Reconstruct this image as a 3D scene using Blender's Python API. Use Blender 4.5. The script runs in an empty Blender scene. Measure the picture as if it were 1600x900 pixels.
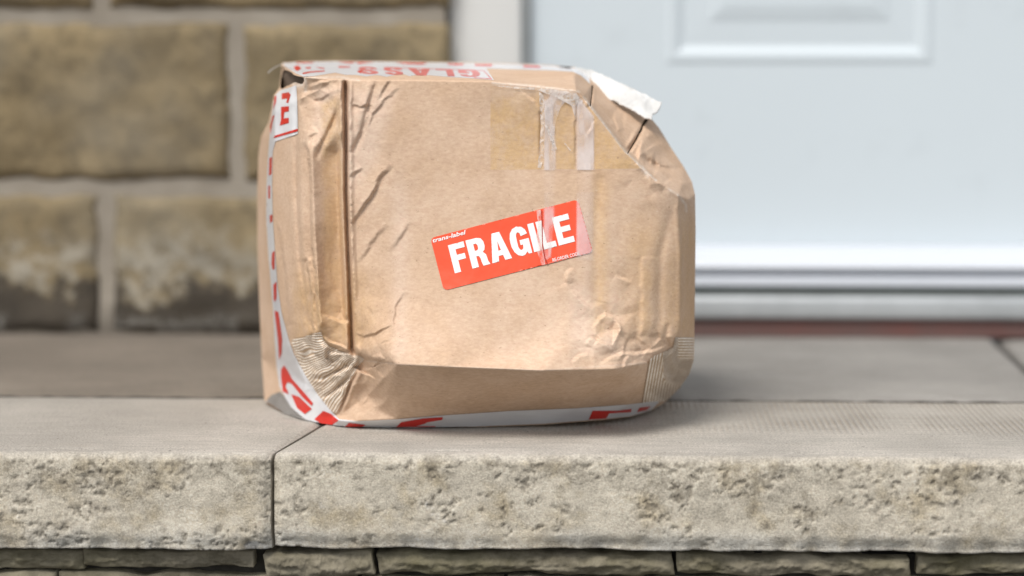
import bpy, math, random
import numpy as np
from mathutils import Vector, Matrix
from mathutils.geometry import delaunay_2d_cdt
S = bpy.context.scene
COL = S.collection
R = math.radians

# ------------------------------------------------------------------ camera
F = 3800.0                       # focal length in photo pixels (1600 wide)
CAM = np.array([0.06, 0.0, 0.305])
YAW = math.atan(150 / F); PITCH = math.atan(390 / F)
fw = np.array([-math.sin(YAW) * math.cos(PITCH), math.cos(YAW) * math.cos(PITCH), -math.sin(PITCH)])
rt = np.array([math.cos(YAW), math.sin(YAW), 0.0])
up = np.cross(rt, fw)
cd = bpy.data.cameras.new('camera'); cam = bpy.data.objects.new('camera', cd); COL.objects.link(cam)
cd.sensor_width = 36; cd.lens = 36 * F / 1600; cd.clip_start = 0.05; cd.clip_end = 500
cam.matrix_world = Matrix([[rt[0], up[0], -fw[0], CAM[0]], [rt[1], up[1], -fw[1], CAM[1]], [rt[2], up[2], -fw[2], CAM[2]], [0, 0, 0, 1]])
cd.dof.use_dof = True; cd.dof.focus_distance = 1.845; cd.dof.aperture_fstop = 2.7
S.camera = cam

# ------------------------------------------------------------------ light
W = bpy.data.worlds.new('World'); S.world = W; W.use_nodes = True
nt = W.node_tree; nt.nodes.clear()
sky = nt.nodes.new('ShaderNodeTexSky'); sky.sky_type = 'NISHITA'; sky.sun_disc = False
SUN_EL, SUN_AZ = 54, 206         # azimuth of the sun clockwise from +Y
sky.sun_elevation = R(SUN_EL); sky.sun_rotation = R(SUN_AZ); sky.air_density = 1.0; sky.dust_density = 1.5; sky.ozone_density = 1.0
hs = nt.nodes.new('ShaderNodeHueSaturation'); hs.inputs['Saturation'].default_value = 0.28
bg = nt.nodes.new('ShaderNodeBackground'); bg.inputs['Strength'].default_value = 0.12
wo = nt.nodes.new('ShaderNodeOutputWorld')
nt.links.new(sky.outputs[0], hs.inputs['Color']); nt.links.new(hs.outputs[0], bg.inputs[0]); nt.links.new(bg.outputs[0], wo.inputs[0])
sl = bpy.data.lights.new('sun', 'SUN'); sl.energy = 2.0; sl.angle = R(22); sl.color = (1, 0.96, 0.9)
so = bpy.data.objects.new('sun', sl); COL.objects.link(so)
sd = Vector((math.sin(R(SUN_AZ)) * math.cos(R(SUN_EL)), math.cos(R(SUN_AZ)) * math.cos(R(SUN_EL)), math.sin(R(SUN_EL))))
so.rotation_euler = sd.to_track_quat('Z', 'Y').to_euler(); so.location = (0, 0, 4)
S.view_settings.view_transform = 'Standard'; S.view_settings.look = 'None'; S.view_settings.gamma = 1
S.view_settings.use_curve_mapping = False
S.view_settings.exposure = 0.52

# ------------------------------------------------------------------ helpers
def P(px, py, Y):
    """point at photo pixel (px,py) lying at depth Y (world y, metres)"""
    px = np.asarray(px, float); py = np.asarray(py, float); Y = np.asarray(Y, float)
    d = fw[None] * 1.0 + rt[None] * ((px.reshape(-1, 1) - 800) / F) + up[None] * (-(py.reshape(-1, 1) - 450) / F)
    t = (Y.reshape(-1) - CAM[1]) / d[:, 1]
    return CAM[None] + d * t[:, None]
def G(px, py, z=0.0):
    d = fw + rt * ((px - 800) / F) + up * (-(py - 450) / F)
    return CAM + d * ((z - CAM[2]) / d[2])
def _h(x, y, z, s):
    with np.errstate(over='ignore'):
        h = (x.astype(np.uint32) * np.uint32(374761393) + y.astype(np.uint32) * np.uint32(668265263) + z.astype(np.uint32) * np.uint32(2246822519) + np.uint32((s * 3266489917) & 0xffffffff))
        h = (h ^ (h >> np.uint32(13))) * np.uint32(1274126177); h = (h ^ (h >> np.uint32(16))) * np.uint32(2654435761); h ^= h >> np.uint32(15)
    return h.astype(np.float64) / 4294967295.0
def vn(x, y, z=None, s=0):
    x = np.asarray(x, float); y = np.asarray(y, float); z = np.zeros_like(x) if z is None else np.asarray(z, float)
    xi, yi, zi = np.floor(x).astype(np.int64), np.floor(y).astype(np.int64), np.floor(z).astype(np.int64)
    u, v, w = x - xi, y - yi, z - zi
    u, v, w = [q * q * q * (q * (q * 6 - 15) + 10) for q in (u, v, w)]
    r = 0
    for a in (0, 1):
        for b in (0, 1):
            for c in (0, 1):
                r = r + _h(xi + a, yi + b, zi + c, s) * (u if a else 1 - u) * (v if b else 1 - v) * (w if c else 1 - w)
    return r * 2 - 1
def fbm(x, y, z=None, o=4, s=0, g=0.5):
    r = 0; a = 1; t = 0; f = 1.0
    for i in range(o):
        r = r + a * vn(np.asarray(x) * f + 17.3 * i, np.asarray(y) * f + 9.1 * i, None if z is None else np.asarray(z) * f, s + i); t += a; a *= g; f *= 2.03
    return r / t
def ss(a, b, x): t = np.clip((x - a) / (b - a), 0, 1); return t * t * (3 - 2 * t)
def mk(name, V, Fc, mat, parent=None, smooth=True, attrs=None):
    me = bpy.data.meshes.new(name)
    V = np.asarray(V, dtype=np.float32)
    if isinstance(Fc, np.ndarray):
        k = Fc.shape[1]; n = len(Fc)
        me.vertices.add(len(V)); me.vertices.foreach_set('co', V.ravel())
        me.loops.add(n * k); me.loops.foreach_set('vertex_index', Fc.astype(np.int32).ravel())
        me.polygons.add(n); me.polygons.foreach_set('loop_start', np.arange(n, dtype=np.int32) * k); me.polygons.foreach_set('loop_total', np.full(n, k, dtype=np.int32))
        me.update(calc_edges=True); me.validate()
    else:
        me.from_pydata([tuple(map(float, v)) for v in V], [], [tuple(map(int, f)) for f in Fc]); me.update()
    me.polygons.foreach_set('use_smooth', np.full(len(me.polygons), smooth))
    for k, a in (attrs or {}).items():
        at = me.attributes.new(k, 'FLOAT', 'POINT'); at.data.foreach_set('value', np.asarray(a, dtype=np.float32))
    me.materials.append(mat)
    o = bpy.data.objects.new(name, me); COL.objects.link(o)
    if parent is not None: o.parent = parent
    return o
def thing(name, label, cat, group=None):
    o = bpy.data.objects.new(name, None); COL.objects.link(o); o.empty_display_size = 0.05
    o['label'] = label; o['category'] = cat
    if group: o['group'] = group
    return o
def box(name, a, b, mat, parent=None, bev=0.0):
    import bmesh
    bm = bmesh.new(); bmesh.ops.create_cube(bm, size=1)
    for v in bm.verts: v.co = Vector([(a[i] + b[i]) / 2 + v.co[i] * (b[i] - a[i]) for i in range(3)])
    if bev: bmesh.ops.bevel(bm, geom=bm.edges[:], offset=bev, segments=3, profile=0.5, affect='EDGES')
    me = bpy.data.meshes.new(name); bm.to_mesh(me); bm.free(); me.materials.append(mat)
    if bev: me.polygons.foreach_set('use_smooth', [True] * len(me.polygons)); me.set_sharp_from_angle(angle=R(50))
    o = bpy.data.objects.new(name, me); COL.objects.link(o)
    if parent is not None: o.parent = parent
    return o

class M:
    """tiny node-graph helper"""
    def __init__(s, name):
        s.m = bpy.data.materials.new(name); s.m.use_nodes = True; s.t = s.m.node_tree; s.t.nodes.clear()
        s.out = s.n('OutputMaterial'); s.b = s.n('BsdfPrincipled'); s.l(s.b.outputs[0], s.out.inputs[0])
        s.tc = s.n('TexCoord').outputs['Object']; s._pos = None
    def n(s, k): return s.t.nodes.new('ShaderNode' + k)
    def l(s, a, b): s.t.links.new(a, b)
    def pos(s):
        g = s.n('NewGeometry'); return g.outputs['Position']
    def mp(s, sc, v=None):
        m = s.n('Mapping'); m.inputs['Scale'].default_value = sc; s.l(v or s.tc, m.inputs[0]); return m.outputs[0]
    def noise(s, scale, det=4, rough=0.55, v=None, dist=0):
        n = s.n('TexNoise'); n.inputs['Scale'].default_value = scale; n.inputs['Detail'].default_value = det; n.inputs['Roughness'].default_value = rough; n.inputs['Distortion'].default_value = dist
        s.l(v or s.tc, n.inputs['Vector']); return n.outputs['Fac']
    def ramp(s, x, pts):
        r = s.n('ValToRGB'); e = r.color_ramp.elements
        while len(e) < len(pts): e.new(0.5)
        for q, (p, c) in zip(e, pts): q.position = p; q.color = (c, c, c, 1) if isinstance(c, (int, float)) else (*c, 1)
        s.l(x, r.inputs[0]); return r.outputs[0]
    def mix(s, f, a, b, mode='MIX'):
        m = s.n('MixRGB'); m.blend_type = mode
        for i, q in enumerate((f, a, b)):
            if isinstance(q, (int, float)): m.inputs[i].default_value = q if i == 0 else (q, q, q, 1)
            elif isinstance(q, tuple): m.inputs[i].default_value = (*q, 1)
            else: s.l(q, m.inputs[i])
        return m.outputs[0]
    def ma(s, op, a, b=0.0):
        m = s.n('Math'); m.operation = op
        for i, q in enumerate((a, b)):
            if isinstance(q, (int, float)): m.inputs[i].default_value = q
            else: s.l(q, m.inputs[i])
        return m.outputs[0]
    def attr(s, k):
        a = s.n('Attribute'); a.attribute_name = k; return a.outputs['Fac']
    def bump(s, h, strength=0.3, dist=0.001, base=None):
        b = s.n('Bump'); b.inputs['Strength'].default_value = strength; b.inputs['Distance'].default_value = dist
        s.l(h, b.inputs['Height'])
        if base is not None: s.l(base, b.inputs['Normal'])
        return b.outputs[0]
    def fin(s, col, rough=0.8, nrm=None, spec=0.3, metal=0.0):
        if isinstance(col, tuple): s.b.inputs['Base Color'].default_value = (*col, 1)
        else: s.l(col, s.b.inputs['Base Color'])
        if isinstance(rough, (int, float)): s.b.inputs['Roughness'].default_value = rough
        else: s.l(rough, s.b.inputs['Roughness'])
        s.b.inputs['Specular IOR Level'].default_value = spec; s.b.inputs['Metallic'].default_value = metal
        if nrm is not None: s.l(nrm, s.b.inputs['Normal'])
        return s.m

# ------------------------------------------------------------------ materials
def mat_slab(name, top, warm):
    m = M(name)
    big = m.noise(7, 5, 0.6); mid = m.noise(38, 6, 0.65); fine = m.noise(650, 5, 0.75); blot = m.noise(95, 6, 0.7, dist=0.6)
    strk = m.noise(120, 4, 0.6, v=m.mp((0.12, 1.6, 1)))
    tcol = m.mix(m.ramp(big, [(0.38, 0), (0.62, 1)]), tuple(c * 0.8 for c in top), tuple(c * 1.1 for c in top))
    tcol = m.mix(m.ma('MULTIPLY', m.ramp(strk, [(0.45, 0), (0.68, 1)]), 0.6), tcol, tuple(c * 0.7 for c in top))
    tcol = m.mix(m.ma('MULTIPLY', m.ramp(mid, [(0.55, 0), (0.72, 1)]), 0.35), tcol, (top[0] * .78, top[1] * .76, top[2] * .72))
    tcol = m.mix(m.ma('MULTIPLY', m.attr('grime'), 0.35), tcol, (top[0] * .6, top[1] * .6, top[2] * .6))
    tcol = m.mix(0.85, tcol, m.ramp(fine, [(0.32, 0.26), (0.68, 0.76)]), 'OVERLAY')
    specks = m.ramp(m.noise(160, 2, 0.4), [(0.735, 0), (0.76, 1)])
    tcol = m.mix(m.ma('MULTIPLY', m.ramp(m.noise(300, 6, .8, v=m.mp((0.6, 1, 1))), [(0.56, 0), (0.64, 1)]), 0.5), tcol, tuple(c * 0.5 for c in top))
    tcol = m.mix(m.ma('MULTIPLY', specks, 0.75), tcol, (0.09, 0.085, 0.08))
    # rough split face
    f1 = m.mix(m.ramp(mid, [(0.36, 0), (0.64, 1)]), tuple(c * 0.86 for c in warm), tuple(min(c * 1.16, .7) for c in warm))
    f1 = m.mix(m.ma('MULTIPLY', m.ramp(m.noise(26, 5, .65), [(0.5, 0), (0.66, 1)]), 0.5), f1, (0.40, 0.31, 0.17))
    f1 = m.mix(m.ma('MULTIPLY', m.ramp(blot, [(0.52, 0), (0.64, 1)]), 0.32), f1, (0.24, 0.21, 0.165))
    f1 = m.mix(m.ma('MULTIPLY', m.ma('MULTIPLY', m.ramp(m.ma('ADD', m.noise(13, 4, .65), m.ma('MULTIPLY', m.attr('hi'), 0.12)), [(0.5, 0), (0.66, 1)]), m.ramp(m.noise(85, 6, .8), [(0.47, 0), (0.56, 1)])), 0.6), f1, (0.19, 0.165, 0.125))
    f1 = m.mix(m.ma('MULTIPLY', m.ma('MULTIPLY', m.attr('lo'), m.ramp(m.noise(24, 5, .6), [(0.4, 0), (0.6, 1)])), 0.6), f1, (0.58, 0.57, 0.53))
    f1 = m.mix(m.ma('MULTIPLY', m.ramp(m.noise(240, 4, .7), [(0.57, 0), (0.66, 1)]), 0.3), f1, (0.17, 0.15, 0.12))
    f1 = m.mix(m.ma('MULTIPLY', m.ramp(m.noise(21, 4, .6, v=m.mp((1, 1, 1.0))), [(0.66, 0), (0.74, 1)]), 0.7), f1, (0.66, 0.66, 0.66))
    f1 = m.mix(m.ma('MULTIPLY', m.attr('pit'), 0.6), f1, (0.17, 0.15, 0.12))
    f1 = m.mix(0.6, f1, m.ramp(fine, [(0.32, 0.22), (0.68, 0.8)]), 'OVERLAY')
    col = m.mix(m.attr('face'), tcol, f1)
    rib = m.n('TexWave'); rib.inputs['Scale'].default_value = 62; rib.inputs['Distortion'].default_value = 1.2; rib.inputs['Detail'].default_value = 1; rib.inputs['Detail Scale'].default_value = 0.6
    m.l(m.mp((1, 0.04, 1)), rib.inputs['Vector'])
    ribm = m.ma('MULTIPLY', rib.outputs['Fac'], m.ma('MULTIPLY', m.attr('rib'), m.ramp(m.noise(9, 3, .6), [(0.4, 0.15), (0.6, 1)])))
    col = m.mix(m.ma('MULTIPLY', ribm, 0.5), col, (top[0] * .66, top[1] * .58, top[2] * .5))
    b = m.bump(fine, 0.9, 0.0011); b = m.bump(blot, 0.4, 0.0014, b); b = m.bump(ribm, 0.9, 0.0014, b); b = m.bump(strk, 0.25, 0.0008, b)
    return m.fin(col, 0.85, b, 0.25)
SLAB_A = mat_slab('slab_stone_pale', (0.50, 0.462, 0.41), (0.57, 0.515, 0.42))
SLAB_B = mat_slab('slab_stone_rear', (0.26, 0.222, 0.182), (0.40, 0.37, 0.32))
SLAB_C = mat_slab('slab_stone_rear_grey', (0.33, 0.31, 0.285), (0.40, 0.37, 0.32))
def mat_stone():
    m = M('walling_stone'); p = m.pos()
    oi = m.n('ObjectInfo'); 
    a = m.noise(14, 5, 0.65, v=p); b_ = m.noise(48, 6, 0.7, v=p, dist=0.5); c_ = m.noise(6, 3, 0.5, v=p); f = m.noise(300, 4, 0.7, v=p)
    col = m.mix(m.ramp(a, [(0.36, 0), (0.64, 1)]), (0.175, 0.132, 0.073), (0.29, 0.222, 0.125))
    col = m.mix(m.ma('MULTIPLY', m.ramp(b_, [(0.48, 0), (0.62, 1)]), 0.6), col, (0.10, 0.076, 0.045))
    col = m.mix(m.ma('MULTIPLY', m.ramp(c_, [(0.5, 0), (0.68, 1)]), 0.35), col, (0.20, 0.19, 0.165))
    col = m.mix(m.ma('MULTIPLY', oi.outputs['Random'], 0.25), col, (0.22, 0.20, 0.15))
    sx = m.n('SeparateXYZ'); m.l(p, sx.inputs[0])
    z = m.ma('ADD', sx.outputs[2], m.ma('MULTIPLY', m.ma('SUBTRACT', m.noise(17, 6, .75, v=p), 0.5), 0.16))
    lich = m.ma('MULTIPLY', m.ramp(z, [(0.04, 0), (0.058, 1), (0.085, 0.8), (0.11, 0)]), m.ramp(m.noise(55, 6, .75, v=p), [(0.44, 0), (0.56, 1)]))
    col = m.mix(m.ma('MULTIPLY', lich, 0.62), col, (0.40, 0.38, 0.33))
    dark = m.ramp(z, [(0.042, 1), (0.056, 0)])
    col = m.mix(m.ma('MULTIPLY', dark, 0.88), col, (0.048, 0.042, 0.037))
    wp = m.ma('MULTIPLY', m.ramp(z, [(0.012, 1), (0.03, 0)]), m.ramp(m.noise(17, 3, .6, v=p), [(0.5, 0), (0.6, 1)]))
    col = m.mix(m.ma('MULTIPLY', wp, 0.7), col, (0.38, 0.37, 0.34))
    b = m.bump(f, 0.4, 0.001); b = m.bump(b_, 0.7, 0.004, b)
    return m.fin(col, 0.92, b, 0.15)
STONE = mat_stone()
def mat_mortar():
    m = M('mortar'); p = m.pos()
    a = m.noise(16, 5, .6, v=p); f = m.noise(260, 4, .7, v=p)
    col = m.mix(m.ramp(a, [(0.3, 0), (0.7, 1)]), (0.24, 0.21, 0.17), (0.34, 0.305, 0.255))
    sx = m.n('SeparateXYZ'); m.l(p, sx.inputs[0])
    z = m.ma('ADD', sx.outputs[2], m.ma('MULTIPLY', m.ma('SUBTRACT', m.noise(13, 4, .6, v=p), 0.5), 0.05))
    col = m.mix(m.ma('MULTIPLY', m.ramp(z, [(0.01, 1), (0.035, 0)]), 0.6), col, (0.07, 0.06, 0.05))
    return m.fin(col, 0.95, m.bump(f, 0.5, 0.001), 0.1)
MORTAR = mat_mortar()
def mat_door(name, c=(0.57, 0.63, 0.665), r=0.38):
    m = M(name); a = m.noise(5, 3, .5); g = m.noise(14, 5, .6)
    col = m.mix(m.ma('MULTIPLY', m.ramp(a, [(0.35, 0), (0.7, 1)]), 0.25), c, tuple(q * 0.93 for q in c))
    col = m.mix(m.ma('MULTIPLY', m.ramp(g, [(0.58, 0), (0.74, 1)]), 0.22), col, tuple(q * 0.72 for q in c))
    return m.fin(col, r, m.bump(m.noise(900, 2, .5), 0.05, 0.0003), 0.5)
DOORM = mat_door('white_door_skin'); FRAMEM = mat_door('white_frame', (0.70, 0.70, 0.68), 0.4); BARM = mat_door('white_weather_bar', (0.58, 0.61, 0.66), 0.3)
def simple(name, c, rough=0.6, metal=0.0, spec=0.4, nz=0.15, sc=30):
    m = M(name); a = m.noise(sc, 5, .6)
    col = m.mix(m.ramp(a, [(0.3, 0), (0.7, 1)]), tuple(q * (1 - nz) for q in c), tuple(q * (1 + nz) for q in c))
    return m.fin(col, rough, m.bump(m.noise(sc * 12, 3, .6), 0.15, 0.0006), spec, metal)
SEAL = simple('rubber_seal', (0.11, 0.125, 0.115), 0.6)
DSEAL = simple('door_seal_grey', (0.36, 0.38, 0.38), 0.6)
ALU = simple('threshold_metal', (0.42, 0.44, 0.45), 0.42, 0.35, sc=12)
def mat_red():
    m = M('red_tile'); a = m.noise(12, 4, .6)
    return m.fin(m.mix(m.ramp(a, [(0.35, 0), (0.65, 1)]), (0.13, 0.09, 0.082), (0.17, 0.08, 0.07)), 0.7, m.bump(m.noise(200, 4, .6), 0.3, 0.001), 0.3)
REDT = mat_red()
JOINT = simple('joint_dirt', (0.05, 0.045, 0.038), 0.95, sc=80, nz=.4)
def mat_base():
    m = M('mossy_base_stone'); a = m.noise(30, 6, .7); b_ = m.noise(9, 3, .5); f = m.noise(400, 4, .7)
    col = m.mix(m.ramp(a, [(0.35, 0), (0.65, 1)]), (0.10, 0.088, 0.06), (0.27, 0.24, 0.18))
    col = m.mix(m.ma('MULTIPLY', m.ramp(b_, [(0.45, 0), (0.62, 1)]), 0.4), col, (0.12, 0.11, 0.05))
    return m.fin(col, 0.92, m.bump(f, 0.4, 0.001, m.bump(a, 0.6, 0.004)), 0.15)
BASEM = mat_base()
def mat_card():
    m = M('kraft_cardboard')
    fib = m.noise(420, 5, .7, v=m.mp((0.55, 1, 1.1))); fleck = m.noise(520, 3, .6, v=m.mp((0.5, 1, 1))); big = m.noise(9, 4, .55); mid = m.noise(38, 5, .6)
    base = m.mix(m.ramp(big, [(0.3, 0), (0.7, 1)]), (0.56, 0.39, 0.268), (0.635, 0.465, 0.342))
    base = m.mix(m.ma('MULTIPLY', m.ramp(mid, [(0.42, 0), (0.7, 1)]), 0.4), base, (0.47, 0.30, 0.18))
    base = m.mix(m.ma('MULTIPLY', m.attr('pale'), 0.65), base, (0.67, 0.52, 0.42))
    st = m.ma('MULTIPLY', m.attr('stain_shade'), m.ramp(m.noise(75, 6, .75, v=m.mp((1, 1, .8))), [(0.36, 0.35), (0.58, 1)]))  # amber adhesive stain, plus the painted fold shade on the left
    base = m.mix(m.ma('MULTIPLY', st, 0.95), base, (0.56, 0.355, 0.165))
    base = m.mix(m.ma('MULTIPLY', m.attr('wear'), 0.8), base, (0.74, 0.66, 0.58))
    base = m.mix(0.36, base, m.ramp(fib, [(0.3, 0.3), (0.7, 0.7)]), 'OVERLAY')
    base = m.mix(m.ma('MULTIPLY', m.ramp(fleck, [(0.66, 0), (0.73, 1)]), 0.55), base, (0.25, 0.15, 0.09))
    base = m.mix(m.ma('MULTIPLY', m.ramp(fleck, [(0.24, 1), (0.32, 0)]), 0.35), base, (0.75, 0.62, 0.5))
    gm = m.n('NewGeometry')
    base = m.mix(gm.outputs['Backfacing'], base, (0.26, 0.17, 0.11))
    b = m.bump(fib, 0.2, 0.0003); b = m.bump(mid, 0.18, 0.0012, b)
    return m.fin(base, 0.72, b, 0.25)
CARD = mat_card()
def mat_tapew():
    m = M('white_parcel_tape')
    col = m.mix(m.ramp(m.noise(25, 4, .6), [(0.35, 0), (0.7, 1)]), (0.66, 0.65, 0.67), (0.73, 0.73, 0.73))
    return m.fin(col, 0.28, m.bump(m.noise(60, 4, .6), 0.25, 0.0012), 0.5)
TAPEW = mat_tapew()
def mat_paperw():
    m = M('white_paper_back'); col = m.mix(m.ramp(m.noise(40, 5, .6), [(0.4, 0), (0.75, 1)]), (0.66, 0.66, 0.65), (0.48, 0.47, 0.45))
    return m.fin(col, 0.6, m.bump(m.noise(120, 4, .6), 0.4, 0.001), 0.3)
PAPERW = mat_paperw()
REDI = simple('red_tape_ink', (0.62, 0.028, 0.018), 0.3, spec=0.5, nz=0.12)
REDP = simple('pale_red_tape_ink', (0.66, 0.17, 0.16), 0.3, spec=0.5, nz=0.12)
STK = simple('orange_red_label', (0.80, 0.078, 0.022), 0.33, spec=0.45, nz=0.04)
INKW = simple('white_print', (0.83, 0.82, 0.80), 0.4, spec=0.4, nz=0.03)
CRK = simple('label_crease', (0.42, 0.03, 0.012), 0.5, nz=0.1)
def mat_clear(name, a0, tint, rough):
    m = M(name); m.fin(tint, rough, m.bump(m.noise(70, 5, .65, v=m.mp((1, 1, .5))), 0.6, 0.0015), 0.6)
    tr = m.n('BsdfTransparent'); mx = m.n('MixShader')
    f = m.ma('MULTIPLY', m.ramp(m.noise(28, 5, .65), [(0.3, 0.55), (0.7, 1)]), a0)
    f = m.ma('MULTIPLY', f, m.attr('a'))
    m.l(f, mx.inputs[0]); m.l(tr.outputs[0], mx.inputs[1]); m.l(m.b.outputs[0], mx.inputs[2]); m.l(mx.outputs[0], m.out.inputs[0])
    return m.m
CLEAR = mat_clear('clear_tape', 0.09, (0.80, 0.74, 0.66), 0.12)
HAZY = mat_clear('hazy_tape_sheen', 0.58, (0.86, 0.79, 0.77), 0.14)  # film haze, with sky reflection painted into the whitish tint
SCUFF_GLINT = mat_clear('scuff_glint_tape', 1.0, (0.86, 0.80, 0.75), 0.5)  # pale tint shared by scuffs and painted highlight lines
def mat_rib(name, c1, c2):
    m = M(name)
    s = m.ma('SINE', m.attr('phase')); s01 = m.ma('ADD', m.ma('MULTIPLY', s, 0.5), 0.5)
    br = m.noise(190, 4, .7)
    k = m.ma('MULTIPLY', m.ramp(s01, [(0.35, 0), (0.62, 1)]), m.ramp(br, [(0.3, 0.45), (0.55, 1)]))
    col = m.mix(k, c1, c2)
    col = m.mix(m.ma('MULTIPLY', m.ramp(m.noise(50, 4, .6), [(0.5, 0), (0.7, 1)]), 0.35), col, c1)
    return m.fin(col, 0.5, m.bump(s01, 0.6, 0.0007), 0.35)
RIBT = mat_rib('ribbed_filament_tape', (0.47, 0.33, 0.215), (0.86, 0.78, 0.68))
RIBG = mat_rib('grey_filament_tape', (0.14, 0.125, 0.11), (0.42, 0.40, 0.38))
DARK = simple('hole_backing_dark', (0.17, 0.12, 0.085), 0.9)  # dark brown stands in for the shaded box interior

# ================================================================== SETTING
gm = M('path'); GROUND = gm.fin(gm.mix(gm.noise(12, 5, .6), (0.055, 0.053, 0.05), (0.10, 0.096, 0.09)), 0.9, gm.bump(gm.noise(90, 5, .7), .5, .004), .2)
g = mk('path', [(-60, -60, -0.24), (60, -60, -0.24), (60, 60, -0.24), (-60, 60, -0.24)], [(0, 1, 2, 3)], GROUND, smooth=False); g['kind'] = 'structure'

YF, YJ, YW = 1.766, 2.04, 2.49           # step front edge, slab joint, wall plane
def X(px, py, Y): return float(P(px, py, Y)[0][0])

# ---- doorstep of big slabs
step = thing('doorstep', 'worn pale stone doorstep of large slabs carrying the battered parcel', 'step')
def slab(fl, fr, bl, br, yf, yb, thick, mat, seed, n=None, rib=0.0, amp=1.0, yfr=None, dz=0.0):
    """fl..br: x at front/back left/right; profile swept along x"""
    W_ = fr - fl; n = n or max(8, int(W_ / 0.0012)); n = min(n, 760)
    prof = []                              # (depth from front, z, isface, outward y, outward z)
    rr = 0.007
    for d in np.linspace(yb - yf, 0.012, 3)[:]: prof.append((d, -thick, 0.5, 0, -1))
    for z in np.linspace(-thick, -rr, 46)[:]: prof.append((0, z, 1, -1, 0))
    for a in np.linspace(0, 90, 8)[1:]: prof.append((rr - rr * math.cos(R(a)), -rr + rr * math.sin(R(a)), 1 - a / 90.0, -math.cos(R(a)), math.sin(R(a))))
    for d in np.concatenate([np.linspace(rr, 0.06, 16)[1:], np.linspace(0.06, yb - yf, 20)[1:]]): prof.append((d, 0, 0, 0, 1))
    pr = np.array(prof); m_ = len(pr)
    u = np.linspace(0, 1, n + 1)
    U, D = np.meshgrid(u, pr[:, 0], indexing='ij'); Z = np.broadcast_to(pr[:, 1], U.shape).copy()
    T = D / (yb - yf)
    Xc = (fl + (fr - fl) * U) * (1 - T) + (bl + (br - bl) * U) * T
    Yc = yf + D
    fa = np.broadcast_to(pr[:, 2], U.shape); oy = np.broadcast_to(pr[:, 3], U.shape); oz = np.broadcast_to(pr[:, 4], U.shape)
    f = 1 / 0.03
    n1 = fbm(Xc * f, Z * f * 1.4, o=5, s=seed); n2 = fbm(Xc * 150, Z * 190, o=4, s=seed + 9); n3 = fbm(Xc * 190, Z * 260, o=4, s=seed + 5, g=.7)
    pit = ss(0.14, 0.42, n3) * (0.15 + 0.85 * ss(-.08, .25, n1 + 0.3 * ss(-.05, 0.0, Z)))
    disp = (n1 * 0.0009 + n2 * 0.0004 - pit * 0.0016 + np.abs(fbm(Xc * 12, Z * 20, o=2, s=seed + 3)) * 0.002) * amp
    edge = ss(-thick, -thick + 0.006, Z) 
    fw_ = np.where(fa > 0.99, 1.0, fa * 0.8)
    Yc = Yc - disp * (-oy) * 0 + oy * disp * fw_
    # uneven lower arris and softly uneven top arris
    low = fbm(Xc * 22, Xc * 0 + 3, o=5, s=seed + 20)
    k_low = ss(-thick + 0.014, -thick, Z) * (D < 0.02)
    Z = Z + k_low * (0.0012 + low * 0.0016) ; Yc = Yc + k_low * (0.0035 + 0.003 * fbm(Xc * 70, Xc * 0 + 5, o=3, s=seed))
    top = (oz > 0.3) & (D < 0.02)
    Z = Z + np.where(top, fbm(Xc * 45, D * 45, o=4, s=seed + 31) * 0.0011 - 0.0004, 0)
    Z = Z + np.where(oz > 0.99, fbm(Xc * 9, Yc * 9, o=3, s=seed + 40) * 0.0006, 0) + dz
    endr = np.minimum(U, 1 - U) * W_
    Yc = Yc + np.where(D < 0.02, 0.004 * np.exp(-(endr / 0.0035) ** 2), 0); Z = Z - np.where(oz > 0.3, 0.002 * np.exp(-(endr / 0.003) ** 2), 0)
    V = np.stack([Xc, Yc, Z], -1).reshape(-1, 3)
    i, j = np.meshgrid(np.arange(n), np.arange(m_ - 1), indexing='ij'); a = i * m_ + j
    Q = np.stack([a, a + m_, a + m_ + 1, a + 1], -1).reshape(-1, 4)
    faces = Q
    o = mk('slab', V, faces, mat, step, attrs={'hi': ss(-.05, -.012, Z).ravel(), 'lo': ss(-.05, -.068, Z).ravel(), 'grime': ((1 - fa) * ss(.035, .15, D + .04 * fbm(Xc * 14, D * 30, o=4, s=seed + 60))).ravel(), 'face': fa.ravel(), 'pit': (pit * (fa > .5)).ravel(), 'rib': (rib * (1 - fa) * ss(0.07, 0.15, D) * (0.4 + 0.6 * ss(-.1, .3, Xc))).ravel()})
    # end caps
    import bmesh
    bm = bmesh.new(); bm.from_mesh(o.data); bm.verts.ensure_lookup_table()
    for c, rev in ((0, False), (n, True)):
        vs = [bm.verts[c * m_ + q] for q in range(m_)]
        if rev: vs.reverse()
        try: bm.faces.new(vs)
        except Exception: pass
    bm.to_mesh(o.data); bm.free()
    return o
jL = 423.0
xl = X(jL - 1.5, 712, YF); xr = X(jL + 3.5, 712, YF)
gb = G(560, 628)[0]
slab(X(-420, 712, YF), xl, X(-420, 712, YF), gb - .001, YF - 0.001, YJ - 0.003, 0.0745, SLAB_A, 3, rib=0.15)
slab(xr, X(1900, 712, YF), gb + .002, X(1900, 712, YF) , YF + 0.002, YJ - 0.003, 0.0725, SLAB_A, 11, rib=1.0)
XL0, XR0 = X(-420, 712, YF), X(1900, 712, YF)
slab(-1.05, XL0 - .004, -1.05, XL0 - .004, YF, YJ - .003, .0745, SLAB_A, 41, n=160)
slab(XR0 + .004, 1.3, XR0 + .004, 1.3, YF, YJ - .003, .0725, SLAB_A, 43, n=160)
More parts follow.
